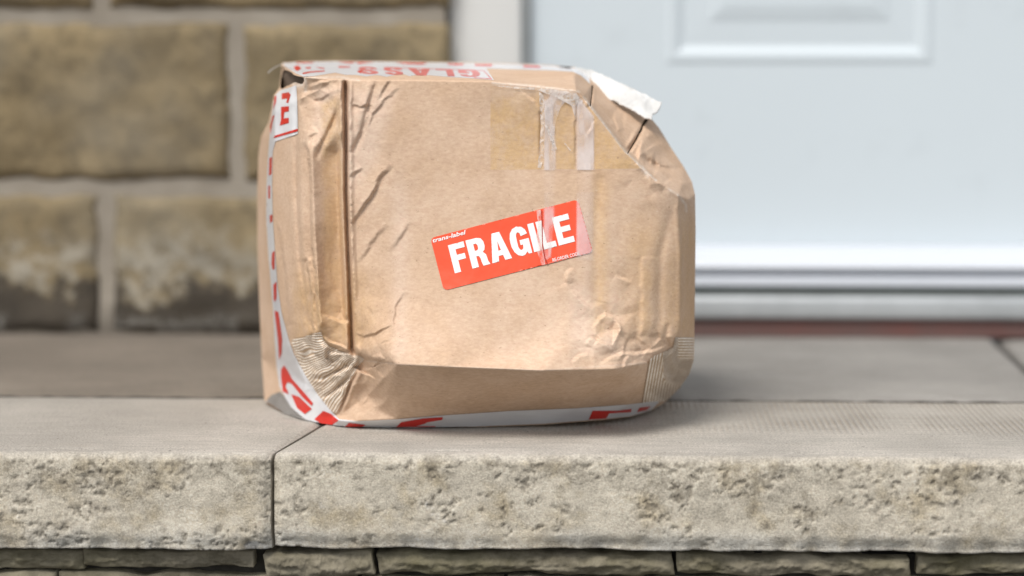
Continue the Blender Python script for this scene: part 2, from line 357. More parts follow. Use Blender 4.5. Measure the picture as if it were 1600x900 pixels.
# rear row
xa = G(1600, 577)[0]; xb = G(1556, 527)[0]
xj = G(640, 600)[0]
slab(-1.05, xj, -1.05, xj, YJ + 0.003, YW + .03, 0.06, SLAB_B, 21, n=120, rib=0.0, amp=.3, dz=-.001)
slab(xj + .005, G(1622, 600)[0] - .004, xj + .005, xb - .006, YJ + 0.003, YW + .03, 0.06, SLAB_C, 25, n=160, rib=0.0, amp=.3)
slab(G(1622, 600)[0] + .004, 1.3, xb + .004, 1.3, YJ + 0.003, YW + .03, 0.06, SLAB_C, 29, n=60, rib=0.0, amp=.3, dz=-.002)
box('joint_filling', (-1.05, YF + 0.03, -0.062), (1.3, YW + .02, -0.011), JOINT, step)

def joint(xa_, xb_, ya_, yb_, w_, sd_):
    n = 420; t = np.linspace(0, 1, n); x = xa_ + (xb_ - xa_) * t; y = ya_ + (yb_ - ya_) * t
    L_ = math.hypot(xb_ - xa_, yb_ - ya_); nx_, ny_ = -(yb_ - ya_) / L_, (xb_ - xa_) / L_
    wv = w_ * (0.6 + 0.5 * fbm(t * L_ * 60, t * 0, o=3, s=sd_)); h = 0.0002 + .0014 * np.clip(0.5 + fbm(t * L_ * 90, t * 0 + 4, o=3, s=sd_ + 1), 0, 1)
    V = []
    for k, (a, hz) in enumerate([(-1, -.004), (-.55, .6), (0, 1), (.55, .6), (1, -.004)]):
        V.append(np.stack([x + nx_ * a * wv, y + ny_ * a * wv, np.where(np.array(hz) > 0, h * hz, hz) * np.ones(n)], -1))
    V = np.concatenate(V); i, j = np.meshgrid(np.arange(4), np.arange(n - 1), indexing='ij'); a = i * n + j
    mk('joint_filling', V, np.stack([a, a + 1, a + n + 1, a + n], -1).reshape(-1, 4), JOINT, step)
joint(-1.05, 1.3, YJ, YJ, .0042, 3)
# ---- base course under the slabs
base = thing('base_wall', 'low mossy rubble course supporting the overhanging doorstep slabs', 'wall')
random.seed(4)
def rough_block(name, x0, x1, z0, z1, yf, yb, mat, parent, seed, nx=26, nz=10, amp=0.004, rnd=0.004, wob=0.0, fine=0.0):
    u = np.linspace(0, 1, nx + 1); w = np.linspace(0, 1, nz + 1)
    U, Wd = np.meshgrid(u, w, indexing='ij')
    x = x0 + (x1 - x0) * U; z = z0 + (z1 - z0) * Wd
    e = np.minimum(np.minimum(U, 1 - U) * (x1 - x0), np.minimum(Wd, 1 - Wd) * (z1 - z0))
    y = yf + rnd * (1 - ss(0, rnd * 2.2, e)) - amp * (0.5 + fbm(x * 16, z * 22, o=4, s=seed)) * ss(0, 0.012, e) 
    y = y - fine * fbm(x * 90, z * 190, o=4, s=seed + 3, g=.65) * ss(0, 0.003, e)
    x = x + wob * fbm(z * 40, U * 0 + seed, o=3, s=seed) * (1 - ss(0, .2, np.minimum(U, 1 - U)))
    z = z + wob * fbm(x * 35, U * 0 + seed + 7, o=3, s=seed + 2) * (1 - ss(0, .35, np.minimum(Wd, 1 - Wd)))
    V = np.stack([x, y, z], -1).reshape(-1, 3); n0 = len(V)
    i, j = np.meshgrid(np.arange(nx), np.arange(nz), indexing='ij'); a = i * (nz + 1) + j
    Q = np.stack([a, a + nz + 1, a + nz + 2, a + 1], -1).reshape(-1, 4).tolist()
    ring = [i_ * (nz + 1) for i_ in range(nx + 1)] + [nx * (nz + 1) + j_ for j_ in range(1, nz + 1)] + [i_ * (nz + 1) + nz for i_ in range(nx - 1, -1, -1)] + [j_ for j_ in range(nz - 1, 0, -1)]
    B = V[ring].copy(); B[:, 1] = yb; V = np.vstack([V, B]); L = len(ring)
    for k in range(L): Q.append([ring[k], n0 + k, n0 + (k + 1) % L, ring[(k + 1) % L]])
    Q.append([n0 + k for k in range(L)][::-1])
    return mk(name, V, Q, mat, parent, smooth=True)
def bx_(px): return X(px, 880, YF + .02)
rowA = [(-300, 130), (136, 400), (415, 583), (590, 1050), (1057, 1420), (1428, 1880)]
for k, (a, b) in enumerate(rowA):
    h = [0.013, 0.011, 0.017, 0.0145, 0.0135, 0.0125][k]
    rough_block('stone', bx_(a), bx_(b), -0.0775 - h, -0.0765, YF + [0.014, .012, .009, .013, .012, .014][k], YF + .14, BASEM, base, 50 + k, nx=150, nz=12, amp=.005, rnd=.0015, wob=.004, fine=.004)
rowB = [(-300, 90), (96, 560), (568, 790), (797, 1190), (1196, 1600), (1606, 1880)]
for k, (a, b) in enumerate(rowB):
    rough_block('stone', bx_(a), bx_(b), -0.16, -0.0945 - [0, .0, .0015, .001, 0, .001][k], YF + .012 + .003 * (k % 3), YF + .14, BASEM, base, 70 + k, nx=150, nz=24, amp=.004, rnd=.002, wob=.003, fine=.004)
for k, (a, b) in enumerate([(-300, 300), (308, 700), (708, 1300), (1308, 1880)]):
    rough_block('stone', bx_(a), bx_(b), -0.239, -0.163, YF + .014, YF + .14, BASEM, base, 90 + k, nx=30, nz=12, amp=.004, rnd=.003, wob=.002)
for xa_, xb_, nn in ((-1.03, bx_(-300) - .004, 2), (bx_(1880) + .004, 1.28, 3)):
    for k in range(nn):
        a_, b_ = xa_ + (xb_ - xa_) * k / nn, xa_ + (xb_ - xa_) * (k + 1) / nn - .005
        rough_block('stone', a_, b_, -.0905, -.078, YF + .014, YF + .14, BASEM, base, 110 + k, nx=24, nz=6, amp=.004, rnd=.003, wob=.003)
        rough_block('stone', a_, b_, -.16, -.0945, YF + .013, YF + .14, BASEM, base, 120 + k, nx=24, nz=12, amp=.004, rnd=.003, wob=.002)
        rough_block('stone', a_, b_, -.239, -.163, YF + .014, YF + .14, BASEM, base, 130 + k, nx=24, nz=12, amp=.004, rnd=.003, wob=.002)
for xe_ in (-1.03, 1.28):
    for zc0, zc1 in ((-.239, -.163), (-.159, -.077)):
        for k in range(2): box('stone', (xe_ - .0 if xe_ < 0 else xe_ - .1, YF + .145 + k * .29, zc0), (xe_ + .1 if xe_ < 0 else xe_, YF + .43 + k * .29, zc1), BASEM, base, bev=.006)
box('mortar', (-1.025, YF + .13, -.2385), (1.275, YW + .02, -.076), JOINT, base)
box('mortar', (bx_(-300), YF + .03, -0.2385), (bx_(1880), YF + .13, -0.078), JOINT, base)

# ---- stone wall (left of the door)
wall = thing('stone_wall', 'brown rough stone block wall with pale mortar joints left of the white door', 'wall')
xe = X(702, 200, YW)                                    # right end of the wall
def zz(py, Y=YW): return float(P(800, py, Y)[0][2])
beds = [0.003, zz(281), zz(11)]
pitch = zz(11) - zz(281)
while beds[-1] < 2.3: beds.append(beds[-1] + pitch)
jx = {0: [X(165, 400, YW)], 1: [X(371, 150, YW)]}
BL = 0.445
sid = 0
for r in range(len(beds) - 1):
    z0 = beds[r] + 0.0; z1 = beds[r + 1] - 0.0175
    j0 = jx[r % 2][0]
    js = []
    x = j0
    while x < xe - 0.1: js.append(x); x += BL
    x = j0 - BL
    while x > -1.3: js.insert(0, x); x -= BL
    js = [-1.3] + [q for q in js if q > -1.2] + [xe + 0.009]
    for a, b in zip(js[:-1], js[1:]):
        sid += 1
        vis = r < 4
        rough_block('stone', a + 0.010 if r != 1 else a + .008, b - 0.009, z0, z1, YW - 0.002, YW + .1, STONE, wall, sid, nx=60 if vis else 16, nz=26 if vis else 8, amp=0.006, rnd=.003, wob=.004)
box('mortar', (-1.3, YW + .0022, -.05), (xe - .004, YW + .098, beds[-1]), MORTAR, wall)
# wall continues on the far side of the door (outside the picture)
XD1 = X(1990, 200, YW + .04)
wall2 = thing('stone_wall', 'brown rough stone block wall right of the white door', 'wall')
for r in range(len(beds) - 1):
    x = XD1 + .06 + (0 if r % 2 else .2)
    edges = [XD1 + .06] + ([x] if r % 2 == 0 else []) + [x + BL, x + 2 * BL]
    for a, b in zip(edges[:-1], edges[1:]):
        sid += 1
        rough_block('stone', a + .009, b - .009, beds[r], beds[r + 1] - .0175, YW - .002, YW + .1, STONE, wall2, sid, nx=12, nz=6, amp=.013, rnd=.007)
box('mortar', (XD1 + .064, YW + .0045, -.05), (XD1 + .06 + .2 + 2 * BL, YW + .098, beds[-1]), MORTAR, wall2)
lint = box('lintel', (xe - .15, YW - .004, 2.12), (XD1 + .2, YW + .1, 2.28), MORTAR, bev=.006)
lint['label'] = 'plain pale stone lintel spanning above the white door'; lint['category'] = 'lintel'

# ---- door
YD = YW + 0.045
door = thing('front_door', 'white panelled front door with rounded weather bar and metal threshold', 'door')
XD0 = X(822, 200, YD)
ZT = 2.06
box('frame', (xe - .002, YW + .022, .02), (X(815, 200, YW + .022), YW + .1, ZT + .055), FRAMEM, door, bev=.004)
box('frame', (XD1 + .003, YW + .022, .02), (XD1 + .058, YW + .1, ZT + .055), FRAMEM, door, bev=.004)
box('frame', (X(815, 200, YW + .022) + .001, YW + .024, ZT + .004), (XD1 + .002, YW + .1, ZT + .054), FRAMEM, door, bev=.003)
box('seal', (X(815, 200, YW + .022) + .0005, YD - .012, .05), (XD0 + .003, YD + .03, ZT), DSEAL, door)
def door_leaf():
    # leaf front with moulded panels as a height field
    x0, x1, z0, z1 = XD0 + .0045, XD1 - .001, 0.056, ZT - .004
    pxl, pxr = X(1040, 80, YD), X(1458, 80, YD)
    zb = zz(100, YD); ps = [(pxl, pxr, zb, zb + .62), (pxl, pxr, zb + .75, zb + 1.55)]
    w = pxr - pxl
    ps += [(pxr + .13, pxr + .13 + w, a[2], a[3]) for a in ps[:2]]
    xs = np.unique(np.concatenate([np.linspace(x0, x1, 200)] + [np.linspace(a - .002, a + .06, 44) for p_ in ps[::2] for a in (p_[0],)] + [np.linspace(p_[1] - .06, p_[1] + .002, 44) for p_ in ps[::2]]))
    xs = xs[(xs >= x0) & (xs <= x1)]
    zs = np.unique(np.concatenate([np.linspace(z0, z1, 160)] + [np.linspace(p_[2] - .002, p_[2] + .07, 50) for p_ in ps[:2]] + [np.linspace(p_[3] - .07, p_[3] + .002, 40) for p_ in ps[:2]]))
    Xg, Zg = np.meshgrid(xs, zs, indexing='ij'); H = np.zeros_like(Xg)
    for a, b, c, d in ps:
        e = np.minimum(np.minimum(Xg - a, b - Xg), np.minimum(Zg - c, d - Zg))
        prof = np.interp(e, [-1, 0, .003, .007, .012, .016, .020, .044, .048, .060, 9], [0, 0, .0012, .0017, .0009, -.0012, -.0024, -.002, -.001, .0007, .0007])
        H = np.where(e > 0, prof, H)
    Yg = YD - H
    nx, nz = Xg.shape
    V = np.stack([Xg, Yg, Zg], -1).reshape(-1, 3)
    i, j = np.meshgrid(np.arange(nx - 1), np.arange(nz - 1), indexing='ij'); a = i * nz + j
    Q = np.stack([a, a + nz, a + nz + 1, a + 1], -1).reshape(-1, 4)
    o = mk('leaf', V, Q, DOORM, door)
    box('leaf_core', (x0 + .001, YD + .0095, z0), (x1, YD + .05, z1), DOORM, door)
door_leaf()
# weather bar : extruded profile  (py 385 -> 443)
zt_, zbm = zz(384, YW + .01), zz(446, YW - .002)
prof = []
hh = zt_ - zbm
for q, y in [(1.0, YD - .001), (0.99, YD - .010), (.93, YD - .024), (.84, YD - .037), (.70, YD - .046), (.58, YD - .050), (.50, YD - .0515), (.44, YD - .050), (.38, YD - .044), (.33, YD - .040), (.28, YD - .040), (.25, YD - .0465), (.14, YD - .0475), (.02, YD - .047), (0, YD - .044), (0, YD - .001)]:
    prof.append((y, zbm + hh * q))
n = len(prof); V = [(x, y, z) for x in (XD0 + .006, XD1 - .004) for y, z in prof]
Q = [(k, n + k, n + k + 1, k + 1) for k in range(n - 1)] + [tuple(range(n)), tuple(range(2 * n - 1, n - 1, -1))]
wb = mk('weather_bar', V, Q, BARM, door, smooth=True); wb.data.set_sharp_from_angle(angle=R(35))
box('bottom_seal', (XD0 + .004, YW + .004, zz(463, YW)), (XD1 - .004, YW + .04, zbm - .0006), SEAL, door)
box('threshold', (xe - .001, YW - .012, zz(497, YW - .012)), (XD1 + .055, YW + .06, zz(462, YW - .012)), ALU, door, bev=.004)
box('red_sill', (xe + .0, YW - .004, .0006), (XD1 + .055, YW + .06, zz(497, YW - .012) - .0005), REDT, door, bev=.001)
hd = box('handle', (XD1 - .075, YD - .05, 1.0), (XD1 - .055, YD - .002, 1.13), ALU, door, bev=.006)

# ================================================================== THE BOX
Y0 = 1.90
CP = {}; CL = []
def line(*pts): CL.append([tuple(p) for p in pts])
# outline, clockwise from the torn top-left corner; (px, py, depth mm)
OUT = [(441, 98, 150), (470, 96, 160), (520, 95, 165), (640, 96, 170), (760, 98, 170), (850, 101, 165), (900, 105, 150), (921, 117, 120), (945, 134, 110), (985, 158, 95), (1014, 181, 82),
       (1030, 200, 78), (1050, 233, 72), (1068, 260, 66), (1081, 284, 55), (1086, 304, 40), (1087, 360, 30), (1086, 450, 30), (1085, 520, 32), (1084, 562, 38), (1077, 584, 55), (1062, 606, 75), (1040, 628, 88),
       (1018, 641, 66), (985, 651.5, 32), (940, 656.5, 8), (850, 663.5, -5), (740, 668, -10), (640, 669.5, -10), (540, 670, -7), (500, 668, 8), (470, 661, 28), (440, 651, 62), (418, 640, 100), (413, 622, 128),
       (409, 560, 145), (405, 470, 150), (402, 380, 152), (402, 300, 150), (404, 240, 145), (408, 213, 130), (419, 192, 90), (424, 170, 75), (427, 150, 72), (436, 138, 75), (439, 115, 120)]
line(*(OUT + [OUT[0]]))
line((439, 115, 120), (448, 112, 60), (462, 117, 0), (478, 119, -24), (545, 124, -30), (640, 124, -35), (768, 126, -38), (830, 133, -38), (900, 140, -35), (912, 152, -33), (945, 195, -36), (975, 235, -38), (1003, 262, -38), (1030, 285, -35), (1060, 305, -24), (1075, 312, 2), (1086, 318, 36))
line((916, 150, -8), (949, 193, -8), (979, 232, -8), (1007, 259, -14), (1034, 281, -22), (1060, 305, -24))   # front top + crushed diagonal
line((427, 150, 72), (429, 175, 36), (428, 215, 28), (425, 300, 30), (429, 400, 30), (438, 490, 33), (452, 540, 28), (478, 600, 18), (505, 650, 6), (520, 668, -1))                # left fold carrying the tape
line((478, 119, -24), (467, 165, -12), (468, 220, -16), (472, 350, -20), (478, 450, -20), (488, 520, -20), (505, 550, -18), (530, 600, -12), (520, 652, 0))
line((460, 130, 10), (448, 160, 12), (447, 220, 6), (447, 300, 4), (452, 400, 4), (460, 480, 2), (470, 530, 0), (490, 575, 0), (505, 620, 2))
line((545, 124, -30), (541, 200, -34), (543, 350, -34), (549, 480, -34), (552, 548, -31), (566, 563, -31))
line((552, 548, -31), (505, 550, -18))
line((488, 230, -30), (492, 350, -32), (498, 450, -32), (502, 515, -28))
line((526, 240, -22), (530, 350, -20), (536, 480, -20))
line((566, 563, -36), (620, 569, -80), (700, 573, -90), (850, 579, -90), (960, 577, -78), (1010, 567, -50), (1050, 553, -26), (1068, 538, -12), (1085, 528, 31))   # bottom front fold
line((566, 563, -31), (545, 610, -18), (528, 650, -5))
line((620, 569, -80), (575, 618, -22), (528, 650, -5))
line((520, 668, -1), (528, 656, -14), (560, 658, -22), (620, 655, -27), (680, 650, -28), (800, 642, -26), (900, 638, -18), (980, 632, 0), (1012, 628, 22), (1040, 628, 88))
line((1010, 567, -50), (1010, 600, -22), (980, 632, 0))
line((1050, 553, -26), (1052, 590, 18), (1040, 628, 88))
line((1060, 305, -24), (1064, 400, -26), (1064, 500, -24), (1050, 553, -26))
line((1064, 400, -26), (1087, 400, 30))
line((900, 140, -35), (897, 118, 30), (895, 108, 140))
line((912, 152, -33), (924, 134, 62), (921, 117, 120))
line((925, 162, 2), (924, 134, 62))
line((981, 234, -6), (997, 213, 24), (1009, 186, 74), (1014, 181, 82))
line((949, 193, -8), (965, 165, 70), (945, 134, 110))
line((975, 200, 20), (985, 158, 95))
line((1007, 259, -14), (1001, 230, 6), (1014, 210, 40), (1030, 200, 78))
line((1012, 240, 10), (1030, 258, 18), (1052, 266, 34), (1068, 260, 66))
line((1034, 281, -22), (1040, 270, 10), (1030, 258, 18))
line((1060, 305, -24), (1065, 290, 10), (1081, 284, 55))
# bulge of the front panel
for p in [(700, 200, -39), (850, 230, -39), (640, 330, -44), (800, 360, -50), (960, 330, -45), (700, 480, -62), (900, 480, -62), (1000, 440, -46), (1030, 380, -36), (560, 300, -36), (560, 460, -38), (980, 530, -60), (800, 550, -72), (510, 250, -24), (513, 420, -22), (600, 180, -38)]:
    line(p, p)

pts2, pd, idx, edges = [], [], {}, []
def pid(p):
    k = (round(p[0], 1), round(p[1], 1))
    if k not in idx: idx[k] = len(pts2); pts2.append(Vector((p[0], p[1]))); pd.append(p[2])
    return idx[k]
for ln in CL:
    for a, b in zip(ln[:-1], ln[1:]):
        ia, ib = pid(a), pid(b)
        if ia != ib: edges.append((ia, ib))
cv, ce, cf, ov, _, _ = delaunay_2d_cdt(pts2, edges, [], 0, 1e-4)
CV = np.array([[v.x, v.y] for v in cv])
CD = np.zeros(len(CV)); PDn = np.array(pd); P2n = np.array([[v.x, v.y] for v in pts2])
for k, o in enumerate(ov):
    if o: CD[k] = pd[o[0]]
    else:
        d = np.hypot(*(P2n - CV[k]).T); q = np.argsort(d)[:2]; CD[k] = (PDn[q] / (d[q] + 1e-6)).sum() / (1 / (d[q] + 1e-6)).sum()
CT = np.array([list(f) for f in cf])
def lin_eval(x, y, CV, CT, CD, pad=6):
    r = np.full(x.shape, np.nan); best = np.full(x.shape, -1e9)
    for t in CT:
        (x0, y0), (x1, y1), (x2, y2) = CV[t]
        det = (y1 - y2) * (x0 - x2) + (x2 - x1) * (y0 - y2)
        if abs(det) < 1e-9: continue
        m = np.nonzero((x > min(x0, x1, x2) - pad) & (x < max(x0, x1, x2) + pad) & (y > min(y0, y1, y2) - pad) & (y < max(y0, y1, y2) + pad))[0]
        if not len(m): continue
        xx, yy = x[m], y[m]
        a = ((y1 - y2) * (xx - x2) + (x2 - x1) * (yy - y2)) / det; b = ((y2 - y0) * (xx - x2) + (x0 - x2) * (yy - y2)) / det; c = 1 - a - b
        mn = np.minimum(np.minimum(a, b), c)
        ac = np.clip(a, 0, 1); bc = np.clip(b, 0, 1); cc = np.clip(c, 0, 1); sm = ac + bc + cc
        val = (ac * CD[t[0]] + bc * CD[t[1]] + cc * CD[t[2]]) / sm
        cur = best[m]; upd = mn > cur
        rv = r[m]; rv[upd] = val[upd]; r[m] = rv; cur[upd] = mn[upd]; best[m] = cur
    return np.where(np.isnan(r), 0, r)
def base_depth(x, y): return lin_eval(x, y, CV, CT, CD)
def crumple_field(spacing, seed):
    rg = np.random.default_rng(seed); q = []
    for a in np.arange(395, 1100, spacing):
        for b in np.arange(88, 680, spacing): q.append((a + rg.uniform(-.48, .48) * spacing, b + rg.uniform(-.48, .48) * spacing))
    v, _, f, _, _, _ = delaunay_2d_cdt([Vector(p) for p in q], [], [], 0, 1e-5)
    V = np.array([[p.x, p.y] for p in v]); return V, np.array([list(t) for t in f]), rg.uniform(-1, 1, len(V))
CRUM = [crumple_field(24, 3), crumple_field(13, 8)]
def inpoly(x, y, poly):
    r = np.zeros(x.shape, bool); n = len(poly)
    for i in range(n):
        (x0, y0), (x1, y1) = poly[i][:2], poly[(i + 1) % n][:2]
        if y0 == y1: continue
        c = ((y0 > y) != (y1 > y)) & (x < (x1 - x0) * (y - y0) / (y1 - y0) + x0); r ^= c
    return r
def pdist(x, y, pl):
    """signed distance to polyline, fraction along"""
    best = np.full(x.shape, 1e9); sg = np.zeros(x.shape); al = np.zeros(x.shape)
    L = [math.hypot(pl[i + 1][0] - pl[i][0], pl[i + 1][1] - pl[i][1]) for i in range(len(pl) - 1)]; T = sum(L); acc = 0
    for i in range(len(pl) - 1):
        (x0, y0), (x1, y1) = pl[i], pl[i + 1]; dx, dy = x1 - x0, y1 - y0; l2 = dx * dx + dy * dy
        t = np.clip(((x - x0) * dx + (y - y0) * dy) / l2, 0, 1); ex, ey = x - x0 - t * dx, y - y0 - t * dy
        d = np.hypot(ex, ey); u_ = d < best
        best = np.where(u_, d, best); sg = np.where(u_, np.sign(dx * ey - dy * ex), sg); al = np.where(u_, (acc + t * L[i]) / T, al); acc += L[i]
    return best, sg, al
# creases: (kind, amplitude mm (positive = pushed in), width px, taper?, points)
CR = [
 ('g', 13, 4.0, 0, [(540, 118), (540, 160), (541, 240), (541, 300), (543, 360), (546, 430), (549, 500), (550, 545), (557, 562)]),
 ('s', 4.0, 14, 0, [(545, 150), (546, 300), (551, 430), (555, 550)]),
 ('g', 3.0, 4.5, 1, [(541, 122), (534, 155), (520, 190), (503, 225), (494, 250)]),
 ('s', 2.6, 12, 1, [(547, 124), (536, 160), (520, 195), (500, 230)]),
 ('g', 2.6, 4.5, 1, [(590, 120), (580, 150), (571, 180), (562, 215), (549, 240)]),
 ('s', 2.6, 14, 1, [(590, 122), (576, 165), (566, 205), (548, 238)]),
 ('s', 1.8, 10, 1, [(611, 122), (600, 140), (592, 155)]),
 ('s', 1.5, 9, 1, [(625, 136), (600, 158), (582, 178), (575, 200)]),
 ('s', 1.6, 9, 1, [(566, 262), (556, 270), (544, 275)]),
 ('s', 3.2, 12, 1, [(612, 258), (600, 270), (590, 285), (578, 308), (560, 335), (550, 350)]),
 ('s', 1.6, 12, 1, [(605, 350), (590, 368), (575, 388), (562, 410)]),
 ('s', 1.4, 14, 1, [(640, 345), (625, 372), (610, 395)]),
 ('s', 1.8, 10, 1, [(632, 455), (618, 480), (615, 500), (616, 520)]),
 ('s', 2.4, 8, 1, [(612, 508), (600, 514), (586, 522), (570, 527), (556, 520)]),
 ('s', 4.2, 8, 0, [(493, 560), (488, 500), (486, 450), (478, 400), (484, 520)][:4]),
 ('g', 3.2, 4.2, 1, [(463, 150), (462, 240), (463, 320), (468, 400), (475, 450), (481, 520)]),
 ('s', 4.5, 9, 0, [(498, 520), (494, 440), (488, 380), (486, 300), (482, 240), (478, 220)]),
 ('s', 3.4, 8, 1, [(452, 500), (447, 430), (440, 380), (433, 345)]),
 ('s', 1.6, 9, 1, [(488, 195), (496, 207), (484, 214), (478, 240)]),
 ('s', 1.6, 8, 1, [(514, 146), (505, 153), (490, 156)]),
 ('s', 2.0, 8, 1, [(480, 134), (500, 128), (520, 124), (538, 122)]),
 ('s', 2.0, 9, 1, [(582, 165), (565, 166), (550, 163)]),
 ('s', 1.6, 8, 1, [(500, 490), (520, 498), (545, 505), (552, 512)]),
 ('s', 2.6, 8, 1, [(502, 522), (518, 534), (535, 540), (552, 548)]),
 ('g', 1.6, 4, 1, [(530, 486), (540, 500), (548, 520)]),
 # right-hand lower crumples
 ('s', 1.9, 10, 1, [(888, 445), (884, 436), (886, 426), (896, 420)]),
 ('s', 2.2, 11, 1, [(886, 440), (893, 454), (905, 464), (916, 475), (922, 485)]),
 ('s', 1.7, 8, 1, [(962, 428), (974, 436), (985, 441)]),
 ('s', 2.7, 11, 1, [(926, 512), (935, 497), (946, 489), (958, 495), (970, 510), (976, 530)]),
 ('s', 2.2, 9, 1, [(912, 536), (925, 529), (945, 536), (958, 548)]),
 ('s', 2.0, 9, 1, [(976, 528), (978, 545), (974, 560)]),
 ('s', 2.8, 10, 1, [(935, 570), (950, 560), (972, 552), (995, 552), (1020, 547), (1045, 540)]),
 ('s', 2.2, 9, 1, [(894, 566), (905, 556), (918, 552)]),
 ('s', 2.2, 9, 1, [(972, 578), (975, 565), (985, 556)]),
 ('s', 2.0, 9, 1, [(985, 528), (996, 535), (1002, 546)]),
 ('g', 2.2, 5, 1, [(1042, 552), (1046, 540), (1040, 528), (1044, 505)]),
 ('g', 2.0, 3.5, 0, [(1062, 318), (1068, 400), (1067, 470), (1066, 530)]),
 ('s', 1.6, 8, 0, [(1074, 540), (1075, 440), (1080, 360), (1074, 318)]),
 ('g', 1.8, 9, 1, [(1032, 545), (1030, 480), (1032, 400), (1048, 330)]),
 ('g', 1.0, 10, 0, [(932, 480), (930, 400), (932, 330), (938, 270)]),
 ('s', 1.0, 12, 0, [(1000, 540), (1003, 460), (1002, 400)]),
 # top right
 ('s', 1.2, 7, 1, [(815, 142), (835, 158), (846, 175)]),
 ('g', 1.6, 3.0, 1, [(848, 145), (846, 180), (845, 230), (845, 265)]),
 ('s', 1.0, 7, 1, [(899, 150), (899, 200), (898, 262)]),
 ('s', 1.0, 6, 1, [(915, 212), (924, 202), (930, 188)]),
 ('g', 6, 6, 1, [(1004, 240), (1012, 250), (1025, 258), (1042, 263), (1054, 264)]),
 ('s', 5, 13, 1, [(1054, 264), (1038, 262), (1018, 256), (1004, 240)]),
 ('s', 3, 8, 1, [(994, 258), (998, 235), (1003, 218), (1010, 208)]),
 ('s', 3, 8, 1, [(965, 206), (960, 185), (966, 166)]),
 ('s', 2.4, 9, 1, [(1035, 288), (1050, 280), (1066, 284), (1080, 292)]),
 ('s', 2.0, 8, 1, [(1015, 272), (1024, 282), (1040, 290)]),
 ('g', 8, 3.0, 1, [(1009, 186), (997, 213), (979, 240)]),
 ('g', 8, 2.6, 1, [(926, 132), (924, 150), (922, 168)]),
 # bottom chamfer
 ('s', 2.0, 9, 1, [(566, 578), (580, 574), (575, 566)]),
 ('s', 1.6, 14, 1, [(580, 575), (600, 590), (590, 610)]),
 ('g', 1.2, 12, 1, [(705, 577), (700, 610), (690, 645)]),
 ('g', 1.0, 14, 1, [(880, 582), (885, 610), (880, 636)]),
 # ribbed corner pleats
 ('g', 5, 3.5, 1, [(556, 560), (530, 578), (505, 590), (488, 592)]),
 ('g', 4.5, 3.5, 1, [(562, 566), (545, 590), (520, 612), (505, 622)]),
 ('g', 5, 3.0, 1, [(566, 570), (548, 598), (538, 625), (527, 650)]),
 ('s', 4, 9, 1, [(500, 530), (512, 545), (508, 560), (520, 566), (540, 556)]),
 ('s', 3, 8, 1, [(497, 525), (510, 552), (530, 553), (550, 552)]),
]
CORN = [(480, 560, 45, 1.8), (548, 562, 26, 2.2), (1060, 560, 40, 3.0), (490, 140, 34, 2.2), (560, 130, 50, .4), (1040, 255, 42, 3.0), (955, 530, 50, 1.9), (990, 200, 50, .6), (595, 535, 38, 1.8), (1030, 590, 40, 1.5), (560, 600, 34, 2.0), (520, 610, 40, .9), (1040, 600, 30, 1.2), (520, 160, 50, .3), (585, 240, 60, .2), (500, 480, 50, .8)]
SL = [0, 0]
